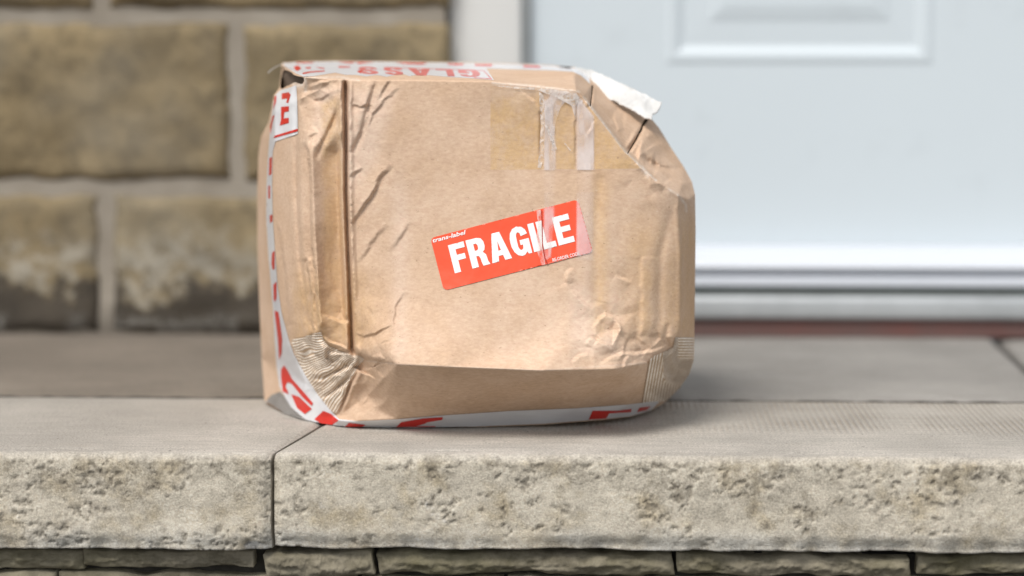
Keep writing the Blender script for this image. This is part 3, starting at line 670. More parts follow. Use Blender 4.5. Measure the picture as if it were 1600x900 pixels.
def depth(x, y):
    """surface depth (metres from Y0) of the crushed box at photo pixel (x,y)"""
    x = np.asarray(x, float).ravel(); y = np.asarray(y, float).ravel()
    dm = np.full(x.shape, 1e9)
    for ln in CL:
        if ln[0] == ln[1]: continue
        xs = [p[0] for p in ln]; ys = [p[1] for p in ln]
        m = np.nonzero((x > min(xs) - 90) & (x < max(xs) + 90) & (y > min(ys) - 90) & (y < max(ys) + 90))[0]
        if len(m): dm[m] = np.minimum(dm[m], pdist(x[m], y[m], [p[:2] for p in ln])[0])
    r = np.clip(dm * 0.8, 2.2, 70)
    b = base_depth(x, y)
    acc = b * 2; wt = 2
    for rr_, n_, w_ in ((1.0, 6, 1.0), (0.5, 4, 1.0)):
        for k in range(n_):
            a = k * 2 * math.pi / n_ + .3
            acc = acc + w_ * base_depth(x + r * rr_ * math.cos(a), y + r * rr_ * math.sin(a)); wt += w_
    b = acc / wt
    front = ss(60, 5, b)                              # full detail only on frontal parts
    d = np.zeros_like(b)
    for kind, amp, w, tp, pl in CR:
        if kind == 's': w = w * 1.4; amp = amp * (0.8 if pl[0][0] > 880 and pl[0][1] > 400 else 1.0)
        xs = [p[0] for p in pl]; ys = [p[1] for p in pl]
        m = (x > min(xs) - 4 * w) & (x < max(xs) + 4 * w) & (y > min(ys) - 4 * w) & (y < max(ys) + 4 * w)
        if not m.any(): continue
        wf = 0.5 if kind == 'g' else 2.6
        xx = x[m] + wf * fbm(x[m] / 14, y[m] / 14, o=3, s=5); yy = y[m] + wf * fbm(x[m] / 14, y[m] / 14, o=3, s=8)
        dist, sg, al = pdist(xx, yy, pl)
        tap = np.sin(np.clip(al, 0, 1) * math.pi) ** 0.6 if tp else ss(0, .05, al) * ss(1, .95, al)
        end = (al <= 0) | (al >= 1)
        if kind == 'g': v = amp * np.exp(-(dist / w * 1.25) ** 2 * (1 if True else 0)) - 0.25 * amp * np.exp(-((dist - 2 * w) / w) ** 2)
        else:                                          # stepped fold: sharp on one side, slow on the other
            t = dist * sg
            q_ = ss(-w * .26, w * .26, t); v = 1.05 * (-amp * .95 * np.exp(-np.abs(t) / (w * .9)) * q_ + amp * .8 * np.exp(-np.abs(t) / (w * .8)) * (1 - q_))
        d[m] += v * tap
    cm = np.zeros_like(b)
    for cx, cy, rad, a in CORN:
        cm += a * np.exp(-(((x - cx) ** 2 + (y - cy) ** 2) / rad ** 2))
    q = np.nonzero(cm > 0.04)[0]
    if len(q):
        wx = x[q] + 3 * fbm(x[q] / 20, y[q] / 20, o=2, s=91); wy = y[q] + 3 * fbm(x[q] / 20, y[q] / 20, o=2, s=92)
        v = 0
        for (V_, T_, h_), am in zip(CRUM, (1.0, .42)):
            m_ = np.array([((wx.min() - 9 < V_[t][:, 0].max()) and (wx.max() + 9 > V_[t][:, 0].min()) and (wy.min() - 9 < V_[t][:, 1].max()) and (wy.max() + 9 > V_[t][:, 1].min())) for t in T_])
            TT_ = T_[m_]; cq = V_[TT_].mean(1); keep = np.zeros(len(TT_), bool)
            for cx, cy, rad, a in CORN: keep |= (np.abs(cq[:, 0] - cx) < rad * 2.4) & (np.abs(cq[:, 1] - cy) < rad * 2.4)
            v = v + am * lin_eval(wx, wy, V_, TT_[keep], h_, 1)
        d[q] += cm[q] * v * 1.9
    d += 1.3 * fbm(x / 110, y / 130, o=2, s=3) + 0.3 * fbm(x / 26, y / 34, o=3, s=31)
    d += 0.22 * np.sin(x / 17.0 + 2 * vn(x / 90, y / 200, s=4)) * ss(930, 960, x) + .05 * vn(x / 9, y / 150, s=14)
    b = b + d * (0.25 + 0.75 * front)
    return b / 1000.0
def surf(x, y, off=0.0):
    D = depth(x, y)
    V = P(x, y, Y0 + D - off)
    V[:, 2] = np.maximum(V[:, 2], 0.0008 if off == 0 else 0.0006)
    return V
def resample(poly, step, closed=True):
    out = []; n = len(poly)
    for i in range(n if closed else n - 1):
        a, b = poly[i][:2], poly[(i + 1) % n][:2]; L = math.hypot(b[0] - a[0], b[1] - a[1]); k = max(1, int(round(L / step)))
        for q in range(k): out.append((a[0] + (b[0] - a[0]) * q / k, a[1] + (b[1] - a[1]) * q / k))
    if not closed: out.append(tuple(poly[-1][:2]))
    return out
def smoothpoly(poly, n=1):
    p = [tuple(q[:2]) for q in poly]
    for _ in range(n):
        o = []
        for i in range(len(p)):
            a, b = p[i], p[(i + 1) % len(p)]
            o += [(a[0] * .75 + b[0] * .25, a[1] * .75 + b[1] * .25), (a[0] * .25 + b[0] * .75, a[1] * .25 + b[1] * .75)]
        p = o
    return p
def tri2d(loops, spacing, levels=0, lines=(), grid=True):
    """even-odd fill of loops by small triangles"""
    pts, eds = [], []
    for lp in loops:
        s0 = len(pts); pts += [Vector(p) for p in lp]; n = len(lp); eds += [(s0 + i, s0 + (i + 1) % n) for i in range(n)]
    for ln in lines:
        s0 = len(pts); pts += [Vector(p) for p in ln]; eds += [(s0 + i, s0 + i + 1) for i in range(len(ln) - 1)]
    A = np.array([p[:] for lp in loops for p in lp]); lo, hi = A.min(0), A.max(0)
    if grid:
        gx = np.arange(lo[0] + spacing / 2, hi[0], spacing); gy = np.arange(lo[1] + spacing / 2, hi[1], spacing * .87)
        GX, GY = np.meshgrid(gx, gy); GX = GX + (np.arange(len(gy)) % 2)[:, None] * spacing / 2
        gx, gy = GX.ravel(), GY.ravel(); m = np.zeros(gx.shape, bool)
        for lp in loops: m ^= inpoly(gx, gy, lp)
        gx, gy = gx[m], gy[m]
        pts += [Vector((a, b)) for a, b in zip(gx, gy)]
    v, _, f, _, _, _ = delaunay_2d_cdt(pts, eds, [], 0, 1e-5)
    V = np.array([[q.x, q.y] for q in v]); T = np.array([list(t) for t in f])
    c = V[T].mean(1); m = np.zeros(len(T), bool)
    for lp in loops: m ^= inpoly(c[:, 0], c[:, 1], lp)
    T = T[m]
    for _ in range(levels):
        e = np.sort(np.concatenate([T[:, [0, 1]], T[:, [1, 2]], T[:, [2, 0]]]), 1)
        ue, inv = np.unique(e, axis=0, return_inverse=True); inv = inv.reshape(-1)
        mid = V[ue].mean(1); n0 = len(V); V = np.vstack([V, mid]); nT = len(T)
        a, b, c_ = inv[:nT] + n0, inv[nT:2 * nT] + n0, inv[2 * nT:] + n0
        T = np.concatenate([np.stack([T[:, 0], a, c_], 1), np.stack([a, T[:, 1], b], 1), np.stack([c_, b, T[:, 2]], 1), np.stack([a, b, c_], 1)])
    # drop unused verts
    u, inv = np.unique(T, return_inverse=True); return V[u], inv.reshape(T.shape)
def orient(V, T):
    """faces point to the camera"""
    a, b, c = V[T[:, 0]], V[T[:, 1]], V[T[:, 2]]; n = np.cross(b - a, c - a); m = (n * (CAM[None] - a)).sum(1) < 0
    T = T.copy(); T[m] = T[m][:, ::-1]; return T

parcel = thing('cardboard_box', 'battered brown cardboard parcel with crushed corners and red FRAGILE sticker on the stone step', 'box')
parcel.location = (0, 0, 0)
HOLE = [(444, 108), (450, 110), (456, 113), (459, 117), (466, 119), (475, 121), (475, 127), (472, 132), (466, 130), (460, 128), (455, 132), (449, 134), (443, 138), (438, 139), (438, 128), (440, 116)]
outl = resample([(p[0], p[1]) for p in OUT], 3.0)
lns = [resample(ln, 4.0, False) for ln in CL[1:] if ln[0] != ln[1]]
SLITS = [[(1009, 184), (1013.5, 187.5), (1008, 194), (1004.5, 198), (1003.5, 203.5), (998.6, 211), (993, 221.6), (988.5, 228.6), (981, 240.5), (979.8, 239.5), (987.6, 226.8), (991.8, 219.5), (996.4, 209.6), (1000.5, 202), (1002.5, 195)], [(924.6, 132), (926.8, 134), (925.2, 150), (922.8, 167), (921.4, 165), (923.8, 150)]]
lns += [resample(q, 2) for q in SLITS]
V2, T = tri2d([outl], 5.2, 2, lines=lns)
cc = V2[T].mean(1); T = T[~(inpoly(cc[:, 0], cc[:, 1], smoothpoly(HOLE)) | inpoly(cc[:, 0], cc[:, 1], SLITS[0]) | inpoly(cc[:, 0], cc[:, 1], SLITS[1]))]
PX, PY = V2[:, 0], V2[:, 1]
V3 = surf(PX, PY)
T = orient(V3, T)
# rear shell: outline ring -> shrunken back ring -> cap
bd = {}
for t in T:
    pass
e = np.concatenate([T[:, [0, 1]], T[:, [1, 2]], T[:, [2, 0]]]); es = np.sort(e, 1); ue, inv, cnt = np.unique(es, axis=0, return_inverse=True, return_counts=True); inv = inv.reshape(-1)
be = e[cnt[inv] == 1]
holep = smoothpoly(HOLE)
hx = np.array(holep).mean(0)
def nearhole(i): return pdist(PX[i], PY[i], holep + [holep[0]])[0] < 3.0
op = [(p[0], p[1]) for p in OUT]; don = pdist(PX, PY, op + [op[0]])[0]
be = be[(don[be[:, 0]] < 0.01) & (don[be[:, 1]] < 0.01)]
ids = np.unique(be); mp_ = {int(v): k for k, v in enumerate(ids)}
n0 = len(V3); NV = [V3]; NT = [T]
prev = ids; 
cx0, cy0 = 745.0, 380.0
rings = [(0.985, 0.35), (0.965, 0.75), (0.945, 1.0), (0.90, 1.03)]
D0 = V3[ids][:, 1] - Y0
cur = np.asarray(ids); tot = n0
for s_, f_ in rings:
    px_ = cx0 + (PX[ids] - cx0) * s_; py_ = cy0 + (PY[ids] - cy0) * s_
    dd = D0 + (0.195 - D0) * f_ + 0.003 * fbm(px_ / 30, py_ / 30, o=2, s=int(s_ * 100))
    q = P(px_, py_, Y0 + dd); q[:, 2] = np.maximum(q[:, 2], 0.0012); NV.append(q)
    new = tot + np.arange(len(ids)); tot += len(ids)
    look = {int(v): k for k, v in enumerate(ids)}
    ia = np.array([look[int(a)] for a in be[:, 0]]); ib = np.array([look[int(b)] for b in be[:, 1]])
    NT.append(np.stack([cur[ib], cur[ia], new[ia]], 1)); NT.append(np.stack([cur[ib], new[ia], new[ib]], 1))
    cur = new
cen = P(cx0, cy0, Y0 + .2); NV.append(cen)
NT.append(np.stack([cur[ib], cur[ia], np.full(len(ia), tot)], 1)); tot += 1
VV = np.vstack(NV); TT = np.vstack(NT)
_iv, _it = tri2d([resample([(441, 104), (480, 112), (482, 140), (438, 144)], 4)], 6, 0)
_ix = P(_iv[:, 0], _iv[:, 1], Y0 + .115 - .0022 * (_iv[:, 0] - 441) + .004 * fbm(_iv[:, 0] / 9, _iv[:, 1] / 9, o=2, s=4))
def patchmask(x, y, poly, soft=3.0):
    pl = poly + [poly[0]]; d, _, _ = pdist(x, y, pl); return np.where(inpoly(x, y, poly), ss(0, soft, d), 0)
stain_shade = patchmask(PX, PY, [(766, 134), (846, 136), (912, 156), (945, 197), (1002, 264), (766, 266)], 1.0) * 0.95
stain_shade *= (1 - 0.85 * patchmask(PX, PY, [(848, 134), (885, 134), (868, 180), (871, 270), (848, 270)], 3)) * (1 - 0.9 * patchmask(PX, PY, [(898, 150), (929, 180), (929, 270), (898, 270)], 2))
stain_shade *= 0.25 + 0.75 * ss(138, 178, PY + 14 * fbm(PX / 12, PY / 12, o=3, s=6))
stain_shade = np.maximum(stain_shade, 0.55 * np.exp(-((PX - 938) / 13) ** 2) * ss(560, 500, PY) * ss(250, 300, PY))
stain_shade = np.maximum(stain_shade, 0.5 * ss(940, 1020, PX) * ss(560, 500, PY) * ss(300, 380, PY) * (0.75 + 0.3 * np.sin(PX / 14 + 1.5 * vn(PX / 40, PY / 90, s=3))))
stain_shade = np.maximum(stain_shade, 0.6 * ss(620, 540, PX) * ss(450, 470, PX) * ss(380, 480, PY) * ss(560, 530, PY))
stain_shade = np.maximum(stain_shade, 0.6 * patchmask(PX, PY, [(495, 160), (545, 130), (545, 540), (500, 480)], 14))  # shade of the left fold painted in as a darker tan band
pale = 0.55 * np.exp(-((PX - 625) / 14) ** 2) * ss(250, 330, PY) * ss(575, 540, PY) + 0.5 * np.exp(-((PX - 919) / 9) ** 2) * ss(262, 270, PY) * ss(545, 500, PY) + 0.35 * np.exp(-((PX - 857) / 8) ** 2) * ss(262, 268, PY) * ss(330, 300, PY)
pale = np.maximum(pale, 0.8 * patchmask(PX, PY, [(478, 122), (640, 128), (600, 260), (545, 330), (480, 200)], 30))
pale = np.maximum(pale, 0.7 * patchmask(PX, PY, [(880, 430), (930, 430), (985, 560), (880, 572)], 25))
wear = np.zeros_like(PX)
for pl, w_, a_ in [([(912, 152), (945, 195), (975, 235), (1003, 262), (1025, 282)], 1.6, .9), ([(566, 563), (620, 569), (850, 579), (1010, 567)], 1.2, .25), ([(770, 130), (830, 134), (905, 143)], 2.0, .7), ([(480, 122), (530, 120), (560, 125)], 2.0, .5), ([(458, 128), (464, 134), (472, 133)], 4, .9), ([(476, 120), (478, 132), (477, 142)], 3, .7), ([(1045, 296), (1060, 305), (1072, 320), (1072, 330)], 2, .7), ([(1003, 262), (1012, 275)], 3, .9)]:
    d, _, _ = pdist(PX, PY, pl); wear = np.maximum(wear, a_ * np.exp(-(d / w_) ** 2) * (0.5 + 0.7 * np.clip(fbm(PX / 3, PY / 3, o=2, s=2) + .5, 0, 1)))
pad = lambda a, v=0.0: np.concatenate([a, np.full(len(VV) - len(a), v)])
body = mk('carton', VV, TT, CARD, parcel, attrs={'stain_shade': pad(stain_shade), 'pale': pad(pale), 'wear': pad(wear)})

mk('hole_backing', _ix, orient(_ix, _it), DARK, parcel)  # added sheet behind the tear, coloured dark like the shaded interior
def drape(name, loops, mat, off, parent, spacing=3.0, levels=1, attrs=None, thick=0.0, res=2.0, tilt=None):
    lp = [resample(l, res) for l in loops]
    v, t = tri2d(lp, spacing, levels)
    V = surf(v[:, 0], v[:, 1], off)
    t = orient(V, t)
    at = {k: f(v[:, 0], v[:, 1]) for k, f in (attrs or {}).items()}
    o = mk(name, V, t, mat, parent, attrs=at)
    if thick:
        md = o.modifiers.new('thickness', 'SOLIDIFY'); md.thickness = thick; md.offset = 1
    return o
# ---- printed parcel tape (white with red print)
topt = [(441, 99), (470, 97), (520, 96), (640, 97), (760, 99), (850, 102), (899, 106), (920, 118), (922, 131), (908, 118), (895, 112), (865, 110), (760, 107), (772, 125), (742, 122.5), (700, 120), (676, 118), (655, 116), (640, 119), (628, 115), (604, 120), (588, 117), (572, 119.5), (556, 117), (540, 117), (524, 113.5), (508, 116), (490, 119), (474, 119.5), (463, 115), (455, 110), (448, 106)]
tt = drape('printed_tape', [topt], TAPEW, .0016, parcel, 3.0, 1)
th = [(430, 149), (438, 141), (452, 137), (463, 133), (464.5, 160), (465.5, 209), (430, 221), (426, 238), (425, 290), (426, 340), (430, 400), (434, 450), (440, 490), (451, 530), (459, 553), (478, 588), (496, 616), (516, 641), (530, 655), (560, 658), (622, 655), (680, 650), (800, 642), (900, 638), (982, 632), (1012, 628), (1032, 626), (1018, 640.5), (985, 650.5), (940, 655), (850, 662), (740, 666.5), (640, 668), (540, 668.5), (500, 666), (474, 653), (452, 634), (437, 604), (432, 570), (429, 530), (427, 490), (423, 440), (419.5, 400), (416, 340), (416.5, 290), (419, 240), (423, 190), (427, 160)]
st_ = drape('printed_tape', [th], TAPEW, .0013, parcel, 3.0, 1)
redpolys = [[(440, 146), (451, 144), (454, 148), (450, 161), (447, 160), (449, 154), (440, 155)], [(439, 167), (451, 166), (451, 174), (444, 175), (443, 185), (451, 184), (451, 192), (437, 196), (439, 187)], [(429, 212), (465, 201), (465, 205), (427, 216)],
 [(429, 151), (432, 149), (431, 160), (427, 172)], [(426, 181), (429, 180), (425, 195), (423, 210), (422, 197)], [(421, 247), (425, 245), (424, 272), (420, 275)], [(419, 290), (422, 290), (422, 310), (419, 310)], [(421, 337), (425.5, 335), (425.5, 346), (422, 349)],
 [(425, 395), (429, 392), (429, 420), (426, 422), (424, 412)], [(427, 445), (432, 440), (432, 467), (428, 472)], [(429, 485), (435, 488), (441, 530), (440, 552), (436, 562), (434, 530), (431, 505)],
 [(444, 571), (450, 580), (456, 592), (465, 602), (489, 630), (487, 634), (472, 620), (456, 600), (449, 597), (446, 604), (449, 610), (451, 616), (442, 612), (439, 590), (439, 577)], [(455, 616), (467, 620), (487, 639), (476, 647), (464, 637)],
 [(505, 642), (517, 647), (529, 657), (517, 665), (507, 665), (491, 655)], [(545, 661), (571, 664), (565, 667.5), (539, 667)], [(627, 660), (662, 654), (692, 652), (691, 656), (667, 660), (664, 662), (650, 666), (680, 666), (680, 667), (619, 667.5)],
 [(926, 642), (965, 642), (987, 639), (986, 644), (952, 646), (947, 654), (920, 655.5)], [(1000, 637), (1017, 635), (1010, 641), (995, 644)]]
for k, pl in enumerate(redpolys): drape('red_print', [pl], REDI, .0022, st_, 2.5, 0)
# GLASS, upside down, and the far row of lettering on the top panel
GL = {
 'F': ([[(0, 0), (0, 1), (1, 1), (1, .8), (.4, .8), (.4, .6), (.9, .6), (.9, .41), (.4, .41), (.4, 0)]], .60),
 'R': ([[(0, 0), (0, 1), (.6, 1), (.82, .95), (.93, .82), (.94, .66), (.88, .54), (.76, .47), (.9, .36), (.93, .12), (1, 0), (.62, 0), (.58, .1), (.56, .28), (.5, .37), (.36, .38), (.36, 0)], [(.36, .57), (.36, .81), (.5, .81), (.57, .75), (.57, .63), (.5, .57)]], .69),
 'A': ([[(0, 0), (.3, 1), (.7, 1), (1, 0), (.66, 0), (.61, .19), (.39, .19), (.34, 0)], [(.435, .37), (.565, .37), (.5, .70)]], .76),
 'G': ([[(.98, .7), (.62, .66), (.59, .78), (.5, .82), (.41, .78), (.37, .68), (.36, .5), (.36, .32), (.41, .22), (.5, .18), (.6, .23), (.63, .36), (.5, .36), (.5, .53), (1, .53), (1, 0), (.82, 0), (.77, .09), (.62, .0), (.46, -.02), (.25, .04), (.09, .18), (.01, .36), (0, .52), (.02, .68), (.1, .85), (.26, .97), (.5, 1.02), (.76, .97), (.92, .86)]], .70),
 'I': ([[(0, 0), (0, 1), (1, 1), (1, 0)]], .235),
 'L': ([[(0, 0), (0, 1), (.42, 1), (.42, .2), (1, .2), (1, 0)]], .56),
 'E': ([[(0, 0), (0, 1), (1, 1), (1, .8), (.38, .8), (.38, .61), (.93, .61), (.93, .42), (.38, .42), (.38, .2), (1, .2), (1, 0)]], .62),
 'S': ([[(.02, .3), (.36, .33), (.4, .22), (.5, .17), (.62, .2), (.64, .29), (.55, .36), (.3, .46), (.1, .58), (.04, .74), (.1, .89), (.28, .99), (.5, 1.02), (.75, .98), (.92, .86), (.96, .7), (.64, .68), (.6, .79), (.5, .83), (.39, .8), (.37, .72), (.45, .65), (.72, .55), (.92, .43), (.98, .26), (.9, .1), (.72, 0), (.5, -.02), (.25, .01), (.08, .12)]], .66),
 'H': ([[(0, 0), (0, 1), (.36, 1), (.36, .62), (.64, .62), (.64, 1), (1, 1), (1, 0), (.64, 0), (.64, .42), (.36, .42), (.36, 0)]], .72)}
def text_loops(s, gap=.06):
    x = 0; out = []
    for ch in s:
        lps, w = GL[ch]; out.append([[(x + p[0] * w, p[1]) for p in lp] for lp in lps]); x += w + gap
    return out, x - gap
glass, gw = text_loops('GLASS', .16)
def mp_top(u, v):   # u 0..1 from right to left, v 0 back .. 1 front
    px = 752 - u * 190; yb_ = 109.0 - 5.0 * u; yf_ = 120.6 - 5.5 * u
    return (px - (1 - v) * 4, yb_ + (yf_ - yb_) * v)
for lps in glass: drape('red_print', [[mp_top(p[0] / gw, p[1]) for p in lp] for lp in lps], REDP, .0024, tt, 2.0, 0, res=1.5)
drape('red_print', [[(755, 110.5), (766, 122.5), (740, 120.5), (740, 121.6), (769.5, 124), (756, 109.6), (600, 104.5), (600, 105.5)]], REDP, .0024, tt, 2.0, 0)
for pl in [[(459, 104), (466, 102), (471, 107), (465, 111), (461, 109)], [(478, 105), (486, 104.5), (485, 107.5), (477, 107)], [(493, 104.5), (507, 106), (507, 107.6), (500, 107)], [(472, 114), (484, 111.5), (508, 110), (507, 111.6), (486, 113.4), (474, 116)], [(528, 103.5), (546, 103.8), (548, 105.6), (530, 105.8)], [(560, 110), (567, 109.5), (568, 112.5), (563, 114.5), (558, 111.5)], [(463, 97.4), (490, 97), (488, 98.6), (463, 98.8)], [(528, 96.8), (556, 96.8), (548, 99.4), (534, 98)], [(556, 97), (585, 97.2), (560, 100)], [(617, 97.6), (668, 98.2), (660, 101), (640, 100.4), (630, 99.6)], [(700, 99), (726, 99.6), (722, 102), (700, 101.2)], [(742, 100), (770, 100.4), (768, 103.6), (742, 102.8)], [(817, 102), (842, 103), (846, 106), (818, 105)]]:
    drape('red_print', [pl], REDI, .0024, tt, 2.0, 0, res=1.5)
# ---- torn white tape end sticking out past the crushed corner
fl = ([(898, 104), (926, 110), (958, 124), (990, 139), (1012, 149), (1026, 157), (1035, 160), (1031, 166), (1029, 173), (1024, 176), (1020, 178), (1018, 186), (1008, 184), (996, 177), (980, 168), (965, 160), (950, 154), (938, 148), (928, 138), (920, 127), (908, 114)])
fl = [(a + 1.1 * float(vn(a / 3.1, b / 3.1, s=7)), b + 1.1 * float(vn(a / 2.7, b / 3.3, s=8))) for a, b in resample(fl, 3)]
v, t = tri2d([resample(fl, 2)], 4, 1)
fr_ = np.clip((v[:, 0] - 898) / 137, 0, 1)
cq_ = lin_eval(v[:, 0], v[:, 1] * 1.3, *CRUM[1], 1) * .0016 + lin_eval(v[:, 0], v[:, 1], *CRUM[0], 1) * .0018
dd = cq_ + np.interp(fr_, [0, .2, .5, 1], [.142, .105, .082, .060]) + 0.018 * ss(0, 1, (v[:, 0] - 898) * .45 + 104 - v[:, 1] + 20) * 0 + 0.0018 * fbm(v[:, 0] / 16, v[:, 1] / 10, o=3, s=9) - .0006 * (v[:, 1] - 104 - (v[:, 0] - 898) * .45)
Vf = P(v[:, 0], v[:, 1], Y0 + dd - .004)
ff = mk('torn_tape_end', Vf, orient(Vf, t), PAPERW, parcel); md = ff.modifiers.new('thickness', 'SOLIDIFY'); md.thickness = .0012; md.offset = -1
ff['label'] = 'torn white tape end sticking out past the crushed corner'
# ---- clear tape
one = lambda x, y: np.ones_like(x)
def soft(poly, s): return lambda x, y: patchmask(x, y, poly, s)
cl = [(767, 136), (830, 137), (900, 144), (911, 154), (944, 197), (974, 237), (1001, 263), (1000, 265.5), (767, 265.5)]
drape('clear_tape', [cl], CLEAR, .0006, parcel, 4, 1, attrs={'a': one})
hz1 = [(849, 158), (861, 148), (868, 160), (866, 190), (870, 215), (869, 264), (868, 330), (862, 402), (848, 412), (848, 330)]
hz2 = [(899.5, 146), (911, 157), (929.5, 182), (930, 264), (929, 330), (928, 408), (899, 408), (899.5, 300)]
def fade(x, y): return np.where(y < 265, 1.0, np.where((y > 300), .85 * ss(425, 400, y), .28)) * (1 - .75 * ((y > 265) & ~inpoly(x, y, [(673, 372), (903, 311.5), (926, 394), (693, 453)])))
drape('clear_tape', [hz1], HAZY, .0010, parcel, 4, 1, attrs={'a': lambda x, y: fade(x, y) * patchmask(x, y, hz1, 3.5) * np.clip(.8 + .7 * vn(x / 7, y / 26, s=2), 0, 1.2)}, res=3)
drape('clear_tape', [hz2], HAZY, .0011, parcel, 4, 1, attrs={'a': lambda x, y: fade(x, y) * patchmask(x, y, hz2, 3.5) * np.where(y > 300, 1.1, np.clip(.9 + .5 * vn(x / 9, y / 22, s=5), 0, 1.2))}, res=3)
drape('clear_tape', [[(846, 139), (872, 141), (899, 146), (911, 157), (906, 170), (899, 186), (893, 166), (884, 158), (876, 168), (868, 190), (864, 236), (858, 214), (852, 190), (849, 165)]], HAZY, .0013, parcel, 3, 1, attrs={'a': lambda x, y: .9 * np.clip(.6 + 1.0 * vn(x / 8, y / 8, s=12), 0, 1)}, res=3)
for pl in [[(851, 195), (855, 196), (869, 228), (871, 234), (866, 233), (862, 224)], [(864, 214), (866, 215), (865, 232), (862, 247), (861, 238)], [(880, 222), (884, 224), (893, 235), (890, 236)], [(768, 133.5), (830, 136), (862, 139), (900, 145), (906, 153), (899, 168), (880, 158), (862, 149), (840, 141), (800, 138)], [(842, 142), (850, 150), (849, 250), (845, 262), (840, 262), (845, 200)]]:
    drape('tape_scuff_glint', [pl], SCUFF_GLINT, .0015, parcel, 3, 0, attrs={'a': lambda x, y: .45 + .5 * vn(x / 3, y / 3, s=3)})  # scuffs, along with highlight lines of the film painted pale
# ---- FRAGILE sticker
TL, TR, BR, BLc = np.array([672.5, 372]), np.array([903, 311.5]), np.array([926.5, 394]), np.array([693.5, 454])
def sp(u, v):
    p = TL * (1 - u) * (1 - v) + TR * u * (1 - v) + BR * u * v + BLc * (1 - u) * v; return (float(p[0]), float(p[1]))
rc = []; ru, rv = .03, .085
for (cu, cv_, a0) in [(ru, rv, 180), (1 - ru, rv, 270), (1 - ru, 1 - rv, 0), (ru, 1 - rv, 90)]:
    for k in range(6): a = R(a0 + 18 * k); rc.append(sp(cu + ru * math.cos(a), cv_ + rv * math.sin(a)))
stk = drape('fragile_sticker', [rc], STK, .0006, parcel, 4, 1, res=2)
stk['label'] = 'orange-red sticker reading FRAGILE in white capitals'
frag, fwid = text_loops('FRAGILE', .075)
o0 = np.array([710.8, 427.0]); ux = np.array([187.6, -49.9]); uy = np.array([-11.1, -43.6])
for lps in frag: drape('lettering', [[tuple(o0 + ux * p[0] / fwid + uy * p[1]) for p in lp] for lp in lps], INKW, .0009, stk, 4, 1, res=2.5)
def small(txt, o_, angle, h, width, parent, shear=0, mat=INKW, bold=0.0):
    c = bpy.data.curves.new('t', 'FONT'); c.body = txt; c.size = 1; c.shear = shear; c.offset = bold; c.resolution_u = 2
    ob = bpy.data.objects.new('t', c); COL.objects.link(ob); dg = bpy.context.evaluated_depsgraph_get()
    me = bpy.data.meshes.new_from_object(ob.evaluated_get(dg)); bpy.data.objects.remove(ob)
    V = np.array([v.co[:2] for v in me.vertices]); T_ = [list(p.vertices) for p in me.polygons]
    V[:, 0] -= V[:, 0].min(); sx = width / V[:, 0].max(); ca, sa = math.cos(R(angle)), math.sin(R(angle))
    x = V[:, 0] * sx; y = V[:, 1] * h
    px = o_[0] + x * ca - y * sa; py = o_[1] - x * sa - y * ca
    o = mk('lettering', surf(px, py, .0010), T_, mat, parent, smooth=False); return o
small('trans-label', (676.5, 379), 14.6, 9, 54, stk, .25, bold=.02)
small('RE-ORDER CODE', (864, 409), 14.3, 7.5, 43, stk, 0, bold=.01)
drape('crease', [[(846.5, 328), (847.6, 345), (848.2, 380), (852, 402), (856.5, 412.5), (854.6, 413), (850.4, 403), (847, 385), (846.4, 350), (845.6, 329)]], CRK, .0013, stk, 3, 0)
drape('tape_scuff_glint', [[(838, 329), (845, 327.5), (846, 360), (847, 385), (852, 413), (846, 414), (840, 395), (838, 370), (841, 350)]], SCUFF_GLINT, .0014, parcel, 3, 0, attrs={'a': lambda x, y: np.clip(.42 + .5 * vn(x / 3, y / 11, s=3), 0, .8)})
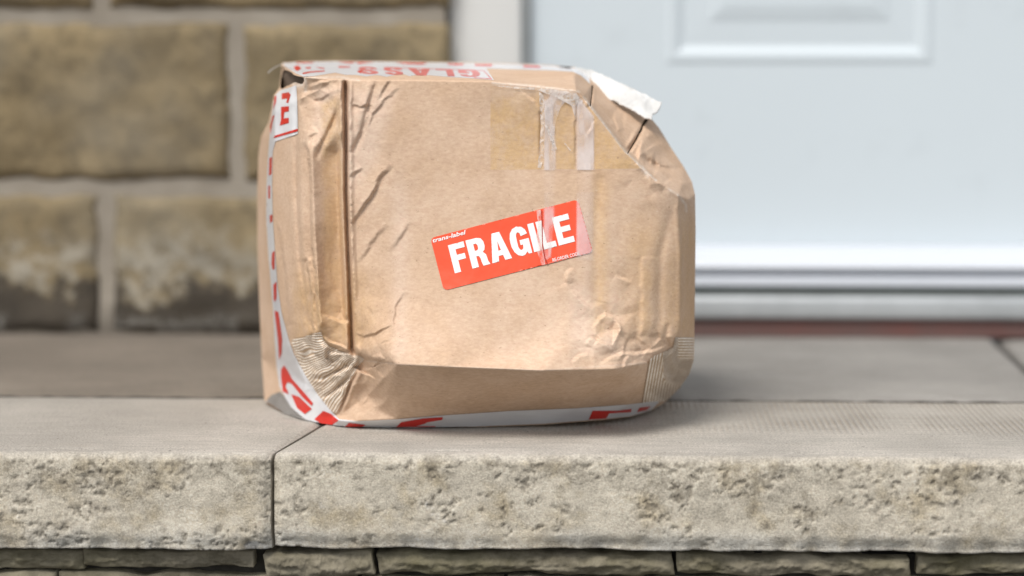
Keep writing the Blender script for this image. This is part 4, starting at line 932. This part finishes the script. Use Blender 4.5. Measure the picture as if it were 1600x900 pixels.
# ---- ribbed filament tape at the crushed lower corners
cor = [(455, 533), (462, 528), (476, 526), (490, 521), (502, 519), (505, 530), (514, 541), (532, 549), (548, 554), (562, 556), (569, 561), (560, 572), (548, 590), (541, 612), (532, 635), (524, 646), (516, 641), (496, 616), (478, 588), (462, 556)]
def ph1(x, y):
    a = np.arctan2(y - 520, 600 - x) + .05 * vn(x / 20, y / 20, s=6); return a * 2 * math.pi / 0.034
drape('filament_tape', [cor], RIBT, .0011, parcel, 3, 2, attrs={'phase': ph1}, res=2)
gcor = [(414, 628), (424, 617), (438, 612), (446, 622), (456, 638), (474, 653), (498, 666), (470, 660), (440, 650), (418, 639)]
drape('filament_tape', [gcor], RIBG, .0016, parcel, 3, 1, attrs={'phase': lambda x, y: (x * .35 - y) * 2 * math.pi / 3.6}, res=2)['label'] = 'dirty grey filament tape at the lower rear corner'
rcor = [(1014, 563), (1022, 556), (1040, 549), (1052, 543), (1055, 527), (1084, 527), (1083.5, 562), (1076, 584), (1061, 606), (1040, 627), (1010, 628), (1003, 630), (1008, 600), (1012, 580)]
def ph2(x, y):
    w = ss(1035, 1060, x) * ss(600, 560, y)
    return ((1 - w) * (x + .18 * y) / 4.4 + w * y / 4.4) * 2 * math.pi
drape('filament_tape', [rcor], RIBT, .0014, parcel, 3, 2, attrs={'phase': ph2}, res=2)
# frayed strands at the torn corner
def strand(pts, r, mat, name):
    c = bpy.data.curves.new(name, 'CURVE'); c.dimensions = '3D'; c.bevel_depth = r; c.bevel_resolution = 1
    s = c.splines.new('POLY'); s.points.add(len(pts) - 1)
    for q, p in zip(s.points, pts): q.co = (*p, 1)
    ob = bpy.data.objects.new('t', c); COL.objects.link(ob); dg = bpy.context.evaluated_depsgraph_get()
    me = bpy.data.meshes.new_from_object(ob.evaluated_get(dg)); bpy.data.objects.remove(ob)
    me.materials.clear(); me.materials.append(mat); o = bpy.data.objects.new(name, me); COL.objects.link(o); o.parent = parcel; return o
q = [P(a, b, Y0 + d)[0] for a, b, d in [(441, 101, .14), (432, 104, .12), (424, 109, .11), (419, 114, .10)]]
strand(q, .00025, PAPERW, 'loose_strand')
